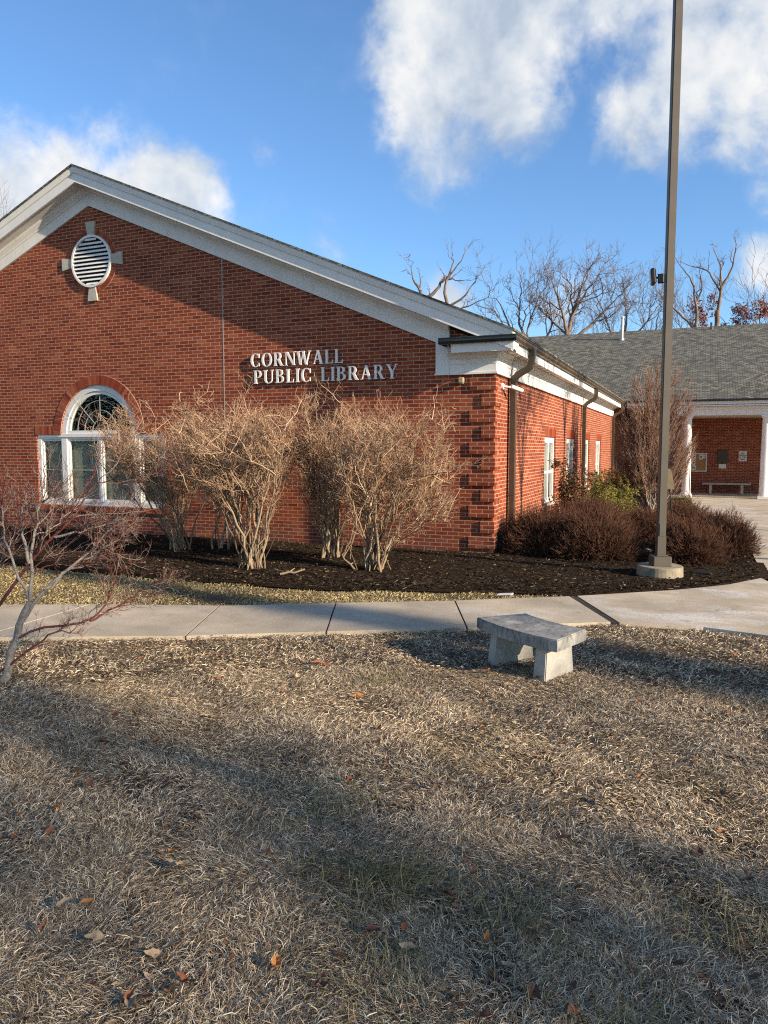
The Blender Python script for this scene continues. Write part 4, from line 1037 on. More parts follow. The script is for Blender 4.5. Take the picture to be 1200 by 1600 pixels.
mound_shrub((2.3, 3.4, .03), (.7, .8, .6), .62, 27, 'low russet shrub behind the light pole')

def columnar(base, seed):
    rng = np.random.default_rng(seed); b = np.array(base, float); root = thing('columnar_tree', base, 'bare columnar tree with upright rosy twigs beside the walkway', 'tree')
    n = 70; T = Tubes()
    H = 3.75; 
    ang = rng.uniform(0, 2 * np.pi, n); zz = rng.uniform(1.2, H, n)
    def rad(z): return 1.10 * np.sqrt(np.clip(1 - ((z - 1.75) / 2.05) ** 2, 0.02, 1))
    p2 = b + np.stack([np.cos(ang) * rad(zz) * rng.uniform(.1, .85, n), np.sin(ang) * rad(zz) * rng.uniform(.1, .85, n), zz], 1)
    p0 = b + rng.normal(size=(n, 3)) * np.array([.07, .07, 0]); p0[:, 2] = b[2] - .05 + rng.uniform(0, .4, n)
    p1 = p0 + (p2 - p0) * np.array([.75, .75, .4])
    S = bez(p0, p1, p2, 12, rng, .003); T.add(S, rng.uniform(.010, .024, n)[:, None] * np.linspace(1, .25, 12)[None], 5)
    link('trunk', T.mesh('trunk', base), M['columnstem'], root, base)
    T = Tubes(); m_ = 2000; i = rng.integers(0, n, m_); j = rng.integers(3, 12, m_); a0 = S[i, j]
    rel = a0 - b; outw = rel * np.array([1, 1, 0]); outw = outw / (np.linalg.norm(outw, axis=1, keepdims=True) + .05)
    a2 = a0 + unit(outw * .5 + np.array([0, 0, 1]) + rng.normal(size=(m_, 3)) * .14) * rng.uniform(.25, .6, (m_, 1))
    C1 = bez(a0, (a0 + a2) / 2 + outw * .05, a2, 6, rng, .004); T.add(C1, np.linspace(.0065, .0032, 6)[None].repeat(m_, 0), 3)
    k = 17000; i = rng.integers(0, m_, k); j = rng.integers(1, 6, k); f0 = C1[i, j]
    rel = f0 - b; outw = rel * np.array([1, 1, 0]); outw = outw / (np.linalg.norm(outw, axis=1, keepdims=True) + .05)
    f2 = f0 + unit(outw * .6 + np.array([0, 0, .9]) + rng.normal(size=(k, 3)) * .28) * rng.uniform(.08, .24, (k, 1))
    T.add(bez(f0, (f0 + f2) / 2, f2, 3), np.linspace(.0036, .0024, 3)[None].repeat(k, 0), 3)
    link('twigs', T.mesh('twigs', base), M['columntwig'], root, base)
columnar((2.10, 8.8, gz(8.8)), 31)

def leafy_shrub(name, base, c, r, seed, mat, label, cat, nst, nleaf, size, group=None):
    rng = np.random.default_rng(seed); b = np.array(base, float); root = thing(name, base, label, cat, group)
    T = Tubes(); p2 = in_ell(nst, c, np.array(r) * .95, rng); p0 = b + rng.normal(size=(nst, 3)) * np.array([.1, .1, 0])
    S = bez(p0, p0 + (p2 - p0) * np.array([.3, .3, .6]), p2, 8, rng, .015); T.add(S, np.linspace(.011, .004, 8)[None].repeat(nst, 0), 4)
    k = nst * 8; i = rng.integers(0, nst, k); j = rng.integers(3, 8, k); f0 = S[i, j]; f2 = f0 + unit(rnd_dirs(k, rng) + np.array([0, 0, .3])) * rng.uniform(.12, .3, (k, 1))
    C1 = bez(f0, (f0 + f2) / 2, f2, 4, rng, .03); T.add(C1, np.linspace(.004, .0025, 4)[None].repeat(k, 0), 3)
    link('stems', T.mesh('stems', base), M['tanstem'] if mat != 'nandinaleaf' else M['browntwig'], root, base)
    i = rng.integers(0, k, nleaf); j = rng.integers(1, 4, nleaf); q = C1[i, j] + rng.normal(size=(nleaf, 3)) * .025
    V, F = quads_leaves(q, unit(rnd_dirs(nleaf, rng) + np.array([0, 0, -.15])), rng.uniform(.6, 1.3, nleaf) * size, rng.uniform(.3, .5, nleaf) * size, rng)
    link('leaves', raw_mesh('leaves', V - b, F), M[mat], root, base)
leafy_shrub('leafy_shrub', (.62, 4.6, .02), (.6, 4.6, 1.05), (.5, .6, .85), 41, 'nandinaleaf', 'upright shrub with reddish dark leaves before the nearest side window', 'shrub', 22, 2600, .085)
leafy_shrub('golden_shrub', (1.0, 8.2, -.03), (1.0, 8.2, .62), (.95, 1.7, .72), 42, 'goldleaf', 'yellow green leafy shrub along the side wall', 'shrub', 90, 16000, .06)
leafy_shrub('golden_shrub', (1.35, 6.3, -.01), (1.35, 6.3, .38), (.75, .9, .5), 43, 'goldleaf', 'lower olive leafy shrub in front of the yellow green one', 'shrub', 50, 8000, .055)
leafy_shrub('golden_shrub', (.9, 13.6, -.08), (.9, 13.6, .62), (.8, 1.6, .75), 44, 'nandinaleaf', 'brownish leafy shrub at the far end of the side wall', 'shrub', 60, 7000, .07)
leafy_shrub('golden_shrub', (2.85, 10.2, -.05), (2.85, 10.2, .25), (.4, .5, .4), 45, 'goldleaf', 'small green shrub at the foot of the columnar tree', 'shrub', 30, 3500, .05)

# ------------------------------------------------------------------ trees
RK = .62
def grow(root_pts, root_rad, levels, rng, T, Tf, up=0.25, k0=6, curl=.06, rmin=0.0):
    """recursive limbs, vectorised by level: levels = [(children, length ratio, angle deg, n pts)]"""
    P = root_pts; Rr = root_rad
    allp = [P]
    for li, (nc, ratio, ang, npt) in enumerate(levels):
        N, n, _ = P.shape; L = np.linalg.norm(P[:, -1] - P[:, 0], axis=1)
        i = np.repeat(np.arange(N), nc); t = rng.uniform(.3, 1.0, len(i)); t[::nc] = 1.0
        f = t * (n - 1); j = np.clip(f.astype(int), 0, n - 2); fr = (f - j)[:, None]
        p0 = P[i, j] * (1 - fr) + P[i, j + 1] * fr; d = unit(P[i, j + 1] - P[i, j]); r0 = (Rr[i, j] * (1 - fr[:, 0]) + Rr[i, j + 1] * fr[:, 0])
        a = R(ang) * rng.uniform(.6, 1.3, len(i)); a[::nc] *= .35
        s = unit(np.cross(d, rnd_dirs(len(i), rng)))
        nd = unit(d * np.cos(a)[:, None] + s * np.sin(a)[:, None] + np.array([0, 0, up]))
        ln = (L[i] * ratio * rng.uniform(.6, 1.25, len(i)))[:, None]
        p2 = p0 + nd * ln + np.array([0, 0, 1]) * ln * up * .4; p1 = p0 + nd * ln * .5 + rng.normal(size=p0.shape) * ln * .08
        P = bez(p0, p1, p2, npt, rng, curl); ra = np.maximum(np.where(t >= .999, r0, r0 * RK), rmin); Rr = ra[:, None] * np.linspace(1, .5, npt)[None]
        (T if li < len(levels) - 2 else Tf).add(P, Rr, max(3, k0 - li))
        allp.append(P)
    return P
def bare_tree(base, paths, levels, seed, label, group, mats=('treebark', 'treetwig'), rmin=0.0, leaves=None, up=.13, curl=.05, name='bare_tree'):
    """paths: list of (points, r0, r1) main limbs in metres relative to base"""
    rng = np.random.default_rng(seed); root = thing(name, base, label, 'tree', group)
    T = Tubes(); Tf = Tubes(); b = np.array(base)
    mains = []
    for pts, r0, r1 in paths:
        pts = np.array(pts, float) + b; t = np.linspace(0, 1, len(pts)); tt = np.linspace(0, 1, 12)
        Q = np.stack([np.interp(tt, t, pts[:, q]) for q in range(3)], 1)
        Q[1:-1] = (Q[:-2] + 2 * Q[1:-1] + Q[2:]) / 4
        Q = Q + rng.normal(size=Q.shape) * np.linalg.norm(Q[-1] - Q[0]) * .006
        rr = np.linspace(r0, r1, 12) * .74; T.add(Q, rr, 8); mains.append((Q, rr))
    limbs = mains[1:] if len(mains) > 1 else mains
    P = grow(np.stack([q for q, _ in limbs]), np.stack([r for _, r in limbs]), levels, rng, T, Tf, up, 6, curl, .011)
    link('trunk', T.mesh('trunk', base), M[mats[0]], root, base)
    link('crown', Tf.mesh('crown', base), M[mats[1]], root, base)
    if leaves:
        n, size, mat = leaves; Q = P.reshape(-1, 3); q = Q[rng.integers(0, len(Q), n)] + rng.normal(size=(n, 3)) * .12
        V, F = quads_leaves(q, rnd_dirs(n, rng), rng.uniform(.6, 1.3, n) * size, rng.uniform(.5, .9, n) * size, rng)
        link('leaves', raw_mesh('leaves', V - b, F), M[mat], root, base)
    return root
GT = 'bare woodland trees behind the roofs'
LV5 = [(5, .5, 42, 6), (5, .5, 42, 5), (4, .55, 45, 4), (3, .6, 45, 3)]
# big central crown
bare_tree((-6.9, 50, 0), [([(0, 0, 0), (.2, 0, 8), (.1, 0, 11.08)], .42, .34), ([(.1, 0, 10.72), (.3, .4, 12.52), (1.2, .3, 15.04)], .26, .09), ([(.1, 0, 10.72), (-.2, -.3, 12.52), (-.9, -.3, 14.46)], .22, .07),
          ([(.3, 0, 10.36), (2.2, .5, 12.02), (4.0, .6, 13.89)], .22, .07), ([(.2, 0, 11.8), (.9, .3, 13.6), (2.3, .2, 15.47)], .17, .05), ([(0, 0, 11.08), (-1.6, .3, 12.59), (-2.4, .4, 13.46)], .14, .05)],
          LV5, 51, 'tallest bare tree, its broad crown centred behind the roofs', GT)
bare_tree((-9.6, 50, 0), [([(0, 0, 0), (0, 0, 8), (-.1, 0, 10.3)], .36, .28), ([(-.1, 0, 9.9), (-1.8, .2, 11.5), (-2.9, .3, 13.9)], .2, .06), ([(-.1, 0, 10.06), (-1.3, .2, 12.3), (-1.1, .2, 14.7)], .2, .06),
          ([(0, 0, 9.5), (-.6, 0, 11.5), (.4, 0, 14.22)], .16, .05), ([(0, 0, 9.5), (1.2, .3, 11.18), (1.8, .2, 12.62)], .18, .05)], LV5, 52, 'bare tree with forked limbs at the left of the woodland row, nearest the library roof', GT)
bare_tree((-2.9, 51, 0), [([(0, 0, 0), (.1, 0, 8), (.2, 0, 10.22)], .3, .24), ([(.2, 0, 9.9), (-.8, .2, 11.5), (-1.5, .2, 13.42)], .15, .05), ([(.2, 0, 10.06), (.6, .1, 11.9), (.4, .1, 13.74)], .15, .05), ([(.2, 0, 9.74), (1.7, .2, 11.34), (2.6, .2, 12.54)], .15, .05)],
          LV5, 53, 'bare tree with a wide low crown left of the light pole', GT)
for i, (x, y, h, lab) in enumerate([(-.6, 55, 13.6, 'thin bare tree rising behind the light pole'), (2.2, 57, 13.2, 'thin bare tree just right of the light pole'), (8.0, 56, 14.0, 'thin bare tree at the right edge of the photo'), (-4.6, 58, 13.2, 'thin bare tree half hidden behind the tallest bare tree'),
                                  (-8.2, 57, 12.6, 'thin bare tree filling the gap between the two broad bare trees')]):
    q = [([(0, 0, 0), (0, 0, h * .5), (.1, 0, h * .7)], .16, .12)] + [([(.1, 0, h * (.55 + .03 * a)), (.5 * math.cos(a * 1.3), .5 * math.sin(a * 1.3), h * .82), (1.1 * math.cos(a * 1.3), 1.1 * math.sin(a * 1.3), h * (.93 + .03 * (a % 2)))], .09, .03) for a in range(5)]
    bare_tree((x, y, 0), q, [(4, .5, 38, 5), (4, .55, 40, 4), (3, .6, 40, 3)], 60 + i, lab, GT, up=.3)
LVD = [(3, .33, 45, 5), (3, .45, 45, 4), (2, .6, 45, 3)]
GD = 'nearly dead snags with broken tops'
sn = ('snagbark', 'snagbark')
bare_tree((-19.0, 50, 0), [([(0, 0, 0), (0, 0, 10), (-.25, 0, 14.79)], .42, .32), ([(-.25, 0, 14.59), (-.6, 0, 15.73), (-1.2, 0, 16.48), (-1.4, 0, 17.66)], .24, .05), ([(-.3, 0, 14.79), (-1.6, 0, 15.68), (-3.2, 0, 15.93)], .22, .05),
          ([(-.2, 0, 14.69), (1.0, 0, 15.39), (1.3, 0, 16.17), (2.5, 0, 16.87), (3.2, 0, 17.77)], .24, .06), ([(-.6, 0, 15.63), (-.5, 0, 16.23), (-.6, 0, 16.97)], .12, .04)], LVD, 71, 'crooked snag showing above the middle of the white rake trim', GD, sn, up=.1, curl=.09)
bare_tree((-17.0, 50, 0), [([(0, 0, 0), (0, 0, 10), (0, 0, 14.12)], .36, .28), ([(0, 0, 13.89), (-.4, 0, 15.46), (.3, 0, 17.14), (.5, 0, 17.87)], .22, .05), ([(0, 0, 13.95), (1.5, 0, 14.68), (2.2, 0, 15.68), (2.7, 0, 16.36)], .15, .04),
          ([(-.1, 0, 13.95), (-1.4, 0, 14.68), (-1.7, 0, 15.24)], .14, .04), ([(0.1, 0, 13.5), (1.9, 0, 13.89), (3.6, 0, 14.56)], .12, .03)], LVD, 72, 'upright snag with twiggy side limbs, right of the crooked one', GD, sn, up=.1, curl=.09)
bare_tree((4.2, 50, 0), [([(0, 0, 0), (0, 0, 8), (.1, 0, 12.2)], .32, .24), ([(.1, 0, 11.96), (.3, 0, 13.8), (.2, 0, 15.16)], .2, .06), ([(.3, 0, 13.88), (1.0, 0, 15.16), (1.2, 0, 16.92)], .14, .04), ([(.2, 0, 13.56), (-.6, 0, 15.16), (-2.2, 0, 15.8)], .12, .03), ([(.2, 0, 14.04), (.2, 0, 15.48), (-.3, 0, 16.6)], .09, .03)],
          LVD, 73, 'tall snag with a forked broken top, right of the light pole', GD, sn, up=.1, curl=.09)
bare_tree((2.7, 50, 0), [([(0, 0, 0), (0, 0, 8), (.1, 0, 11.16)], .26, .2), ([(.1, 0, 11), (.1, 0, 12.95), (-.3, 0, 14.59), (-1.2, 0, 15.76)], .17, .04), ([(0, 0, 11), (-1.5, 0, 12.56), (-2.6, 0, 13.81)], .15, .04), ([(.1, 0, 12.87), (.5, 0, 13.96), (.3, 0, 14.9)], .1, .03)],
          LVD, 74, 'leaning snag between the light pole and the tall forked snag', GD, sn, up=.1, curl=.09)
bare_tree((5.0, 54, 0), [([(0, 0, 0), (0, 0, 7), (0, 0, 9)], .3, .2), ([(0, 0, 8.5), (-1.1, 0, 10.2), (-1.8, 0, 11.2)], .12, .04), ([(0, 0, 8.8), (.2, .4, 10.6), (0, .5, 11.8)], .12, .04), ([(0, 0, 8.5), (1.1, 0, 10.0), (1.8, 0, 11.2)], .12, .04)],
          [(4, .4, 45, 5), (4, .5, 45, 4), (3, .55, 45, 3), (2, .6, 45, 3)], 75, 'oak still holding russet leaves at the right edge', 'russet oak', leaves=(3600, .15, 'russetleaf'), name='russet_oak')
bare_tree((-63.5, 44, 0), [([(0, 0, 0), (0, 0, 10), (.5, 0, 18)], .3, .2), ([(.5, 0, 17), (1.2, 0, 20), (2.0, 0, 22.5)], .15, .04), ([(.5, 0, 17), (-.5, 0, 21), (-1, 0, 24)], .15, .04)], [(5, .5, 40, 5), (5, .55, 40, 4), (4, .6, 40, 3)], 76, 'bare tree just peeping over the left roof slope', GT)

# young ornamental tree in the left foreground
FT = [([(-1.93, -8.2, -.06), (-1.89, -8.17, .02), (-1.82, -8.12, .28), (-1.78, -8.08, .46), (-1.72, -8.04, .64)], .036, .026, 0),
      ([(-1.78, -8.08, .46), (-1.66, -8.01, .69), (-1.47, -7.92, .87), (-1.24, -7.8, 1.07), (-1.12, -7.77, 1.22)], .016, .005, 0),
      ([(-2.2, -8.28, .22), (-2.07, -8.21, .41), (-1.94, -8.13, .62), (-1.76, -8.03, .93), (-1.55, -7.92, 1.15), (-1.43, -7.85, 1.3), (-1.35, -7.8, 1.46), (-1.24, -7.72, 1.62)], .017, .005, 1),
      ([(-1.81, -8.11, .33), (-1.6, -8.01, .44), (-1.27, -7.87, .48), (-1.15, -7.81, .56), (-1.1, -7.77, .76), (-1.07, -7.73, 1.02)], .011, .004, 1),
      ([(-1.95, -8.2, .06), (-1.73, -8.09, .23), (-1.55, -8.0, .38), (-1.39, -7.92, .41)], .012, .004, 1),
      ([(-1.72, -8.04, .64), (-1.73, -8.01, .99), (-1.71, -7.97, 1.25), (-1.69, -7.93, 1.42), (-1.66, -7.9, 1.55)], .014, .005, 0),
      ([(-1.73, -8.04, .66), (-1.85, -8.07, .94), (-1.93, -8.08, 1.15), (-1.96, -8.06, 1.4)], .013, .005, 0),
      ([(-1.73, -8.02, .94), (-1.82, -8.02, 1.25), (-1.81, -7.98, 1.45)], .014, .005, 0),
      ([(-1.55, -7.92, 1.15), (-1.36, -7.84, 1.2), (-1.2, -7.77, 1.24), (-1.05, -7.7, 1.32)], .01, .003, 0),
      ([(-1.6, -8.0, .74), (-1.38, -7.84, .96), (-1.2, -7.75, 1.06), (-1.02, -7.7, 1.18)], .013, .004, 0),
      ([(-1.27, -7.87, .48), (-1.05, -7.7, .62), (-.8, -7.6, .80)], .010, .003, 1),
      ([(-1.76, -8.03, .93), (-1.7, -7.8, 1.2), (-1.55, -7.65, 1.45)], .012, .004, 1),
      ([(-2.05, -8.2, .3), (-2.2, -8.0, .8), (-2.15, -7.9, 1.4)], .013, .005, 1)]
rng = np.random.default_rng(81); fb = (-1.93, -8.2, 0.0)
root = thing('ornamental_tree', fb, 'young leafless ornamental tree with red and grey twigs at the left edge', 'tree')
Tt = Tubes(); Tr = Tubes(); Tw = Tubes(); lim = []
for pts, r0, r1, red in FT:
    pts = np.array(pts); t = np.linspace(0, 1, len(pts)); tt = np.linspace(0, 1, 12)
    Q = np.stack([np.interp(tt, t, pts[:, q]) for q in range(3)], 1); Q[1:-1] = (Q[:-2] + 2 * Q[1:-1] + Q[2:]) / 4
    Q[1:] += rng.normal(size=(11, 3)) * .009
    rr = np.linspace(r0, r1, 12); (Tr if red else Tt).add(Q, rr, 8); lim.append((Q, rr))
grow(np.stack([q for q, _ in lim[1:]]), np.stack([np.minimum(r, .0085) for _, r in lim[1:]]), [(14, .25, 44, 7), (6, .5, 42, 5), (5, .5, 45, 4)], rng, Tw, Tw, .08, 5, .022, .0013)
link('trunk', Tt.mesh('trunk', fb), M['greybark'], root, fb); link('red_limbs', Tr.mesh('red_limbs', fb), M['redlimb'], root, fb); link('twigs', Tw.mesh('twigs', fb), M['redtwig'], root, fb)

# trees standing to the right of the view, between the lawn and the low sun
def conifer(base, h, r, seed, label, n=5200):
    rng = np.random.default_rng(seed); b = np.array(base, float); root = thing('conifer', base, label, 'tree', 'evergreens beside the lawn')
    T = Tubes(); T.add(np.array([b, b + np.array([0, 0, h * .5]), b + np.array([0, 0, h])]), np.array([.12, .08, .02]), 8); link('trunk', T.mesh('trunk', base), M['treebark'], root, base)
    z = rng.random(n) ** 1.2; a = rng.uniform(0, 2 * np.pi, n); u = np.sqrt(rng.random(n)); prof_ = np.minimum(1, (1 - z) * 1.9) * np.minimum(1, z * 6 + .3)
    q = b + np.stack([np.cos(a) * u * r * prof_, np.sin(a) * u * r * prof_, .2 + z * (h - .2)], 1)
    V, F = quads_leaves(q, unit(q - b - np.array([0, 0, h * .4])) + rnd_dirs(n, rng) * .6, rng.uniform(.25, .5, n), rng.uniform(.1, .2, n), rng)
    link('crown', raw_mesh('crown', V - b, F), M['conifer'], root, base)
def side_tree(base, h, seed, label, spread=1.6, r=.16, fork=.45, lv=None):
    q = [([(0, 0, 0), (.05, 0, h * .3), (0, .05, h * fork)], r, r * .8)] + [([(0, 0, h * (fork - .04 * (a % 3))), (spread * .5 * math.cos(a * 1.25), spread * .5 * math.sin(a * 1.25), h * (fork + 1) / 2), (spread * math.cos(a * 1.25), spread * math.sin(a * 1.25), h * (.9 + .05 * (a % 3)))], r * .5, r * .15) for a in range(5)]
    bare_tree(base, q, lv or [(5, .5, 40, 5), (5, .55, 42, 4), (4, .6, 42, 4), (3, .6, 42, 3)], seed, label, 'leafless trees beside the lawn', up=.2)
conifer((45, -14.15, 0), 19.5, 1.15, 91, 'stout evergreen far out to the right of the lawn', 3400)
conifer((46, -18.0, 0), 21, 1.5, 92, 'slim evergreen far out to the right of the lawn', 2100)
conifer((45, -19.1, 0), 21, 1.9, 101, 'thin evergreen far out to the right behind the viewer', 1500)
side_tree((42, -18.3, 0), 19, 93, 'leafless tree far out to the right behind the viewer', 2.6, .25, .3)
side_tree((14, -.6, 0), 8.5, 94, 'slim leafless tree right of the walkway', .9, .1, .75)
side_tree((14, 4.5, 0), 9.5, 95, 'taller leafless tree right of the walkway', .9, .13, .8)
for i, (x, y, h) in enumerate([(-30, -22, 11), (-24, -24, 12), (-36, -18, 13), (-33, -27, 14)]):
    conifer((x, y, 0), h, 2.6, 96 + i, ['broad evergreen across the lawn', 'dark evergreen across the lawn behind the viewer', 'far evergreen across the lawn', 'tall evergreen across the lawn'][i], 3000)

# ------------------------------------------------------------------ grass, mulch, litter
CAMX, CAMY = 3.169, -12.353
def sector(n, d0, d1, half, rng):
    a = R(90 + 22.75) + rng.uniform(-half, half, n); d = np.sqrt(rng.uniform(d0 * d0, d1 * d1, n))
    return CAMX + np.cos(a) * d, CAMY + np.sin(a) * d
WALKP = NEAR + FAR[::-1]
def smooth_field(x, y, s, seed):
    rg = np.random.default_rng(seed); v = np.zeros_like(x)
    for _ in range(7):
        k = rg.normal(size=2) * s; v = v + np.sin(x * k[0] + y * k[1] + rg.uniform(0, 6.28))
    return v / 2.6
def blades(x, y, Lr, W, rng, flat=.26, seed=5, zoff=0.0):
    n = len(x); th = smooth_field(x, y, 3.5, seed) * 2.4 + rng.normal(size=n) * 1.25
    el = np.abs(rng.normal(size=n)) * flat + .08
    L = rng.uniform(*Lr, n)
    d = np.stack([np.cos(th) * np.cos(el), np.sin(th) * np.cos(el), np.sin(el)], 1)
    bumpz = .010 + .012 * smooth_field(x, y, 6.0, seed + 1)
    p0 = np.stack([x, y, bumpz - .012 + zoff], 1)
    p1 = p0 + d * L[:, None] * .5 + np.array([0, 0, 1]) * L[:, None] * .10
    d2 = d.copy(); d2[:, 2] -= rng.uniform(.2, .9, n) * .6; d2[:, :2] += rng.normal(size=(n, 2)) * .2
    p2 = p1 + unit(d2) * L[:, None] * .5
    p2[:, 2] = np.maximum(p2[:, 2], -.006 + zoff)
    s = unit(np.cross(d, np.array([0, 0, 1.]))) * (W * rng.uniform(.6, 1.3, n))[:, None] * .5
    s = s + np.array([0, 0, 1]) * (rng.normal(size=n) * W * .3)[:, None]
    V = np.stack([p0 - s, p0 + s, p1 + s * .9, p1 - s * .9, p2 + s * .3, p2 - s * .3], 1).reshape(-1, 3)
    b = np.arange(n)[:, None] * 6
    F = np.concatenate([b + np.array([[0, 1, 2, 3]]), b + np.array([[3, 2, 4, 5]])], 0)
    return V, F
rng = np.random.default_rng(5)
VV = []; FF = []; off = 0
def push(V, F):
    global off
    VV.append(V); FF.append(F + off); off += len(V)
for n, d0, d1, L_, W_ in ((330000, 1.6, 3.6, (.02, .065), .0021), (380000, 3.6, 6.2, (.02, .06), .0027), (260000, 6.0, 10.5, (.02, .055), .0042)):
    x, y = sector(n, d0, d1, R(36), rng)
    thin = rng.random(n) < np.clip(.92 + .38 * (smooth_field(x, y, 5.0, 21) + .7 * smooth_field(x, y, 14.0, 22)), .3, 1)   # worn, thinner spots
    keep = thin & ~inpoly(x, y, WALKP) & ~inpoly(x, y, BED) & (y < np.interp(x, [p[0] for p in NEAR], [p[1] for p in NEAR]) + .02) & (x < 9)
    x, y = x[keep], y[keep]; push(*blades(x, y, L_, W_, rng))
n = 330000; x, y = sector(n, 1.6, 10.5, R(100), rng); ang_ = np.abs((np.degrees(np.arctan2(y - CAMY, x - CAMX)) - 112.75 + 180) % 360 - 180)
keep = (ang_ > 35.5) & (x < 9.5) & (y < np.where(x < 5.2, np.interp(x, [p[0] for p in NEAR], [p[1] for p in NEAR]), -4.95))
x, y = x[keep], y[keep]; push(*blades(x, y, (.02, .06), .0042, rng))
tag(link('lawn_grass', raw_mesh('lawn_grass', np.concatenate(VV), np.concatenate(FF)), M['grass']), kind='stuff')
VV = []; FF = []; off = 0
n = 150000; x = rng.uniform(-10, 2.2, n); y = rng.uniform(-8.4, -2.9, n)
keep = ~inpoly(x, y, WALKP) & ~inpoly(x, y, BED) & (y > np.interp(x, [p[0] for p in FAR], [p[1] for p in FAR]) + .01) & (np.abs(x) < 11)
x, y = x[keep], y[keep]; push(*blades(x, y, (.018, .042), .0045, rng, .45, 9))
tag(link('verge_grass', raw_mesh('verge_grass', np.concatenate(VV), np.concatenate(FF)), M['stripgrass']), kind='stuff')
VV = []; FF = []; off = 0   # greener tufts in the lawn
for cx_, cy_, rr, n in ((2.02, -9.55, .28, 900), (1.75, -9.6, .2, 400), (2.9, -9.9, .3, 400), (2.55, -9.6, .25, 300), (1.5, -9.05, .25, 250), (3.3, -9.3, .25, 250), (.9, -7.0, .3, 300), (2.2, -10.1, .25, 500)):
    x = cx_ + rng.normal(size=n) * rr * .5; y = cy_ + rng.normal(size=n) * rr * .5
    push(*blades(x, y, (.05, .12), .0032, rng, .7, 13))
tag(link('green_grass', raw_mesh('green_grass', np.concatenate(VV), np.concatenate(FF)), M['greengrass']), kind='stuff')
n = 42000; x = rng.uniform(-11, 4.1, n); y = rng.uniform(-4.05, 3.0, n)
keep = inpoly(x, y, BED) & ~((x < .02) & (y > -.02)); x, y = x[keep], y[keep]; n = len(x)
z = np.interp(y, [-4, 3], [.055, .062]) + rng.uniform(-.02, .022, n); d = rnd_dirs(n, rng) * np.array([1, 1, .4]); c = np.stack([x, y, z], 1); L = rng.uniform(.012, .04, (n, 1))
T = Tubes(); T.add(np.stack([c - d * L, c + d * L], 1), rng.uniform(.003, .008, n)[:, None].repeat(2, 1), 4)
tag(link('mulch_chips', T.mesh('mulch_chips'), M['chips']), kind='stuff')

n = 5200; x, y = sector(n, 1.7, 8.5, R(36), rng)
cl = smooth_field(x, y, 2.6, 77); keep = (cl + rng.normal(size=n) * .35 > .35) & ~inpoly(x, y, WALKP) & (y < np.interp(x, [p[0] for p in NEAR], [p[1] for p in NEAR])) & (x < 9)
x, y = x[keep], y[keep]; n = len(x); q = np.stack([x, y, rng.uniform(.008, .026, n)], 1)
V, F = quads_leaves(q, rnd_dirs(n, rng) * np.array([1, 1, .35]), rng.uniform(.012, .04, n), rng.uniform(.008, .02, n), rng)
tag(link('leaf_litter', raw_mesh('leaf_litter', V, F), island_mat('leaf_crumbs', [(0, (0.06, 0.028, 0.016)), (0.5, (0.15, 0.07, 0.035)), (0.85, (0.26, 0.14, 0.07)), (1, (0.42, 0.32, 0.2))])), kind='stuff')
n = 420; x = rng.uniform(-9, 4, n); y = rng.uniform(-4.0, 2.0, n); keep = inpoly(x, y, BED) & ~((x < .1) & (y > -.1)); x, y = x[keep], y[keep]; n = len(x)
q = np.stack([x, y, rng.uniform(.07, .09, n)], 1); V, F = quads_leaves(q, rnd_dirs(n, rng) * np.array([1, 1, .3]), rng.uniform(.02, .05, n), rng.uniform(.012, .03, n), rng)
tag(link('bed_litter', raw_mesh('bed_litter', V, F), island_mat('bed_leaf_crumbs', [(0, (0.10, 0.05, 0.03)), (0.6, (0.22, 0.12, 0.07)), (1, (0.36, 0.26, 0.17))])), kind='stuff')

# fallen leaves: one object each
def leaf_mesh(name, L, W, seed):
    rg = np.random.default_rng(seed); n = 9; rows = []
    for i in range(n):
        t = i / (n - 1); w = W * (math.sin(math.pi * min(1, t * .97 + .015)) ** .9 * (1.15 - .5 * t) + .02) * (1 + .08 * math.sin(t * 14 + seed)) * .5
        z = (.5 + .25 * seed % .6) * L * (t - .5) ** 2 + .06 * L * math.sin(t * 5 + seed) + rg.normal() * .0015; xx = (t - .5) * L
        rows.append([(xx, -w, z + w * (.4 + .5 * rg.random())), (xx, 0, z), (xx, w, z + w * (.4 + .6 * rg.random()))])
    V = np.array(rows).reshape(-1, 3); F = []
    for i in range(n - 1):
        for k in range(2): F.append([i * 3 + k, i * 3 + k + 1, i * 3 + k + 4, i * 3 + k + 3])
    return raw_mesh(name, V, np.array(F), True)
LM = {}
for mk in ('leafa', 'leafb', 'leafc', 'leafd'):
    LM[mk] = []
    for s in range(3):
        me = leaf_mesh('fallen_leaf', .085 + .02 * s, .04 + .012 * s, s + 3); me.materials.append(M[mk]); LM[mk].append(me)
LL_ = {'leafa': 'curled rust coloured fallen leaf lying on the dry lawn', 'leafb': 'dark brown fallen leaf lying on the dry lawn', 'leafc': 'pale tan fallen leaf lying on the dry lawn', 'leafd': 'bright orange fallen leaf lying on the dry lawn'}
def leaf(mk, x, y, z=.022, s=1.0, lab=None, grp=None):
    o = bpy.data.objects.new('fallen_leaf', random.choice(LM[mk])); COL.objects.link(o)
    o.location = (x, y, z); o.rotation_euler = (random.uniform(-.35, .35), random.uniform(-.35, .35), random.uniform(0, 6.28)); o.scale = (s * random.uniform(.8, 1.15), s * random.uniform(.7, 1.25), s * random.uniform(.6, 1.6))
    tag(o, lab or LL_[mk], 'leaf', grp or {'leafa': 'rust leaves', 'leafb': 'brown leaves', 'leafc': 'pale leaves', 'leafd': 'orange leaves'}[mk] + ' on the lawn')
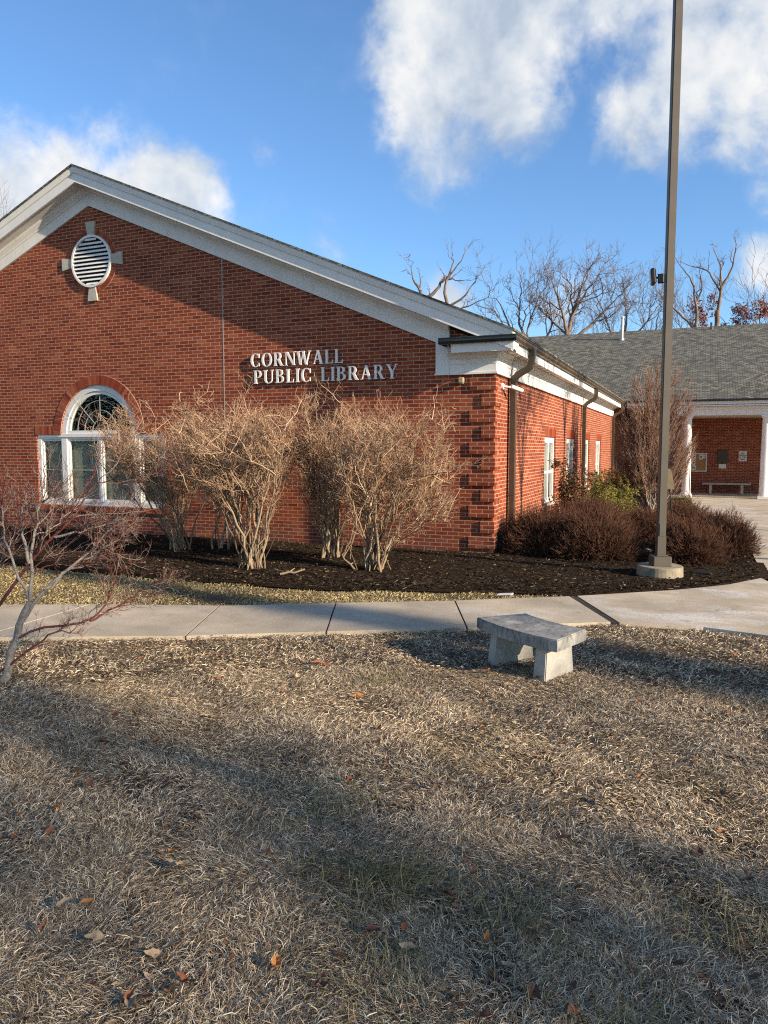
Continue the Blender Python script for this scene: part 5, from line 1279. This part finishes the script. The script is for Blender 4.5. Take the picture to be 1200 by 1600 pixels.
# (kind, x, y)
LEAVES = [('leafa', -0.47, -8.47, 0.87), ('leafa', 0.33, -6.85, 0.92), ('leafa', 0.24, -6.83, 0.93), ('leafa', -0.27, -7.0, 0.93), ('leafb', -0.95, -7.62, 0.93), ('leafc', 0.15, -8.26, 0.96), ('leafa', 0.1, -8.74, 0.83), ('leafd', 0.22, -9.63, 0.89), ('leafd', 1.03, -9.74, 0.85), ('leafc', 1.08, -9.81, 0.85), ('leafc', 1.15, -9.82, 0.84), ('leafd', 0.95, -10.18, 0.84), ('leafa', 0.91, -10.36, 0.73), ('leafc', 1.42, -10.33, 0.81), ('leafc', 1.43, -10.27, 0.81), ('leafc', 1.47, -10.42, 0.8), ('leafd', 1.85, -10.2, 0.8), ('leafd', 1.59, -10.45, 0.8), ('leafa', 1.59, -10.39, 0.7), ('leafb', 1.53, -10.5, 0.7), ('leafa', 1.48, -10.53, 0.7), ('leafc', 1.5, -10.55, 0.8), ('leafb', 1.42, -9.57, 0.75), ('leafb', 1.82, -9.63, 0.73), ('leafa', 1.46, -8.77, 0.79), ('leafb', 2.09, -9.9, 0.71), ('leafa', 1.33, -7.22, 0.88), ('leafb', 1.89, -8.62, 0.79), ('leafa', 2.15, -8.56, 0.79), ('leafa', 2.22, -7.45, 0.85), ('leafc', 2.82, -8.46, 0.88), ('leafa', 3.34, -8.58, 0.78), ('leafb', 2.34, -9.37, 0.74), ('leafb', 2.28, -9.56, 0.73), ('leafa', 2.19, -9.82, 0.71), ('leafd', 2.5, -9.76, 0.81), ('leafc', 2.25, -9.94, 0.8), ('leafb', 2.65, -8.92, 0.76), ('leafb', 3.13, -8.98, 0.75), ('leafb', 3.17, -9.44, 0.72), ('leafb', 3.4, -9.35, 0.73), ('leafc', 2.61, -9.88, 0.8), ('leafb', 2.72, -9.98, 0.69), ('leafb', 2.57, -9.95, 0.7), ('leafa', 2.86, -10.01, 0.69), ('leafb', 3.24, -8.82, 0.76), ('leafa', 3.25, -9.68, 0.71), ('leafb', 3.29, -9.76, 0.71), ('leafb', 2.85, -6.82, 0.88), ('leafa', 3.55, -5.18, 0.98), ('leafa', 2.51, -6.97, 0.88), ('leafb', -0.21, -8.87, 0.84), ('leafb', 0.56, -9.2, 0.8), ('leafb', 0.16, -9.36, 0.8), ('leafa', 0.24, -9.92, 0.78), ('leafc', 0.87, -10.22, 0.84), ('leafb', 2.05, -10.22, 0.69), ('leafa', 1.29, -7.25, 0.88), ('leafb', 1.3, -8.0, 0.83), ('leafc', 0.27, -6.98, 1.02), ('leafd', 0.92, -7.48, 0.97), ('leafa', 1.63, -6.5, 0.91), ('leafb', 2.06, -6.51, 0.91), ('leafb', 3.42, -9.61, 0.72), ('leafa', 3.03, -9.74, 0.71), ('leafc', 1.15, -10.34, 0.82), ('leafb', 2.6, -10.15, 0.69), ('leafb', 1.23, -10.73, 0.7)]
for mk, x, y, s in LEAVES: leaf(mk, x, y, .024, s * .82)
lx, ly = sector(150, 1.9, 7.2, R(28), rng)
for x, y in zip(lx, ly):
    if y < np.interp(x, [p[0] for p in NEAR], [p[1] for p in NEAR]) - .1: leaf(random.choice(('leafb', 'leafb', 'leafb', 'leafa', 'leafc')), float(x), float(y), .02, random.uniform(.3, .62))

def stick(name, pts, r, label, mat='tanstem'):
    T = Tubes(); pts = np.array(pts, float)
    T.add(pts, np.linspace(r, r * .6, len(pts)), 6)
    T.add(np.array([pts[1], pts[1] + np.array([.05, .06, .05])]), np.array([r * .5, r * .3]), 5)
    tag(link(name, T.mesh(name, tuple(pts[0])), M[mat], None, tuple(pts[0])), label, 'stick')
stick('broken_branch', [(-2.22, -3.32, .075), (-2.12, -3.22, .10), (-2.05, -3.2, .09), (-1.95, -3.08, .13)], .02, 'pale broken branch lying on the mulch between the bare shrubs')
stick('pruned_stub', [(-1.42, -2.5, .05), (-1.5, -2.5, .14), (-1.62, -2.46, .2), (-1.66, -2.46, .28)], .018, 'pale pruned stub sticking up left of the rightmost bare shrub')
bm = bmesh.new(); bmesh.ops.create_icosphere(bm, subdivisions=3, radius=1)
for v in bm.verts: v.co = Vector((v.co.x * .07, v.co.y * .05, v.co.z * .035)) * (1 + .15 * math.sin(v.co.x * 5 + v.co.y * 7 + v.co.z * 3))
bmesh.ops.translate(bm, verts=bm.verts, vec=(2.46, 1.15, .1)); single('bed_stone', bm, M['stone'], (2.46, 1.15, .07), 'small grey stone in the mulch left of the light pole', 'stone', smooth=True)
bm = bmesh.new(); box(bm, 0.93, 1.12, -3.37, -3.28, .03, .045, .004)
for v in bm.verts: v.co.z += .02 * math.sin(v.co.x * 40)
single('crumpled_paper', bm, M['paper'], (1.02, -3.32, .03), 'crumpled white paper scrap at the edge of the sidewalk', 'litter')
bm = bmesh.new(); box(bm, 3.16, 3.42, -.93, -.80, .055, .10, .015); single('ground_spotlight', bm, M['black'], (3.29, -.87, .055), 'flat black ground fixture in the mulch right of the footing', 'spotlight')

for o in bpy.data.objects:
    if '_base' in o: del o['_base']
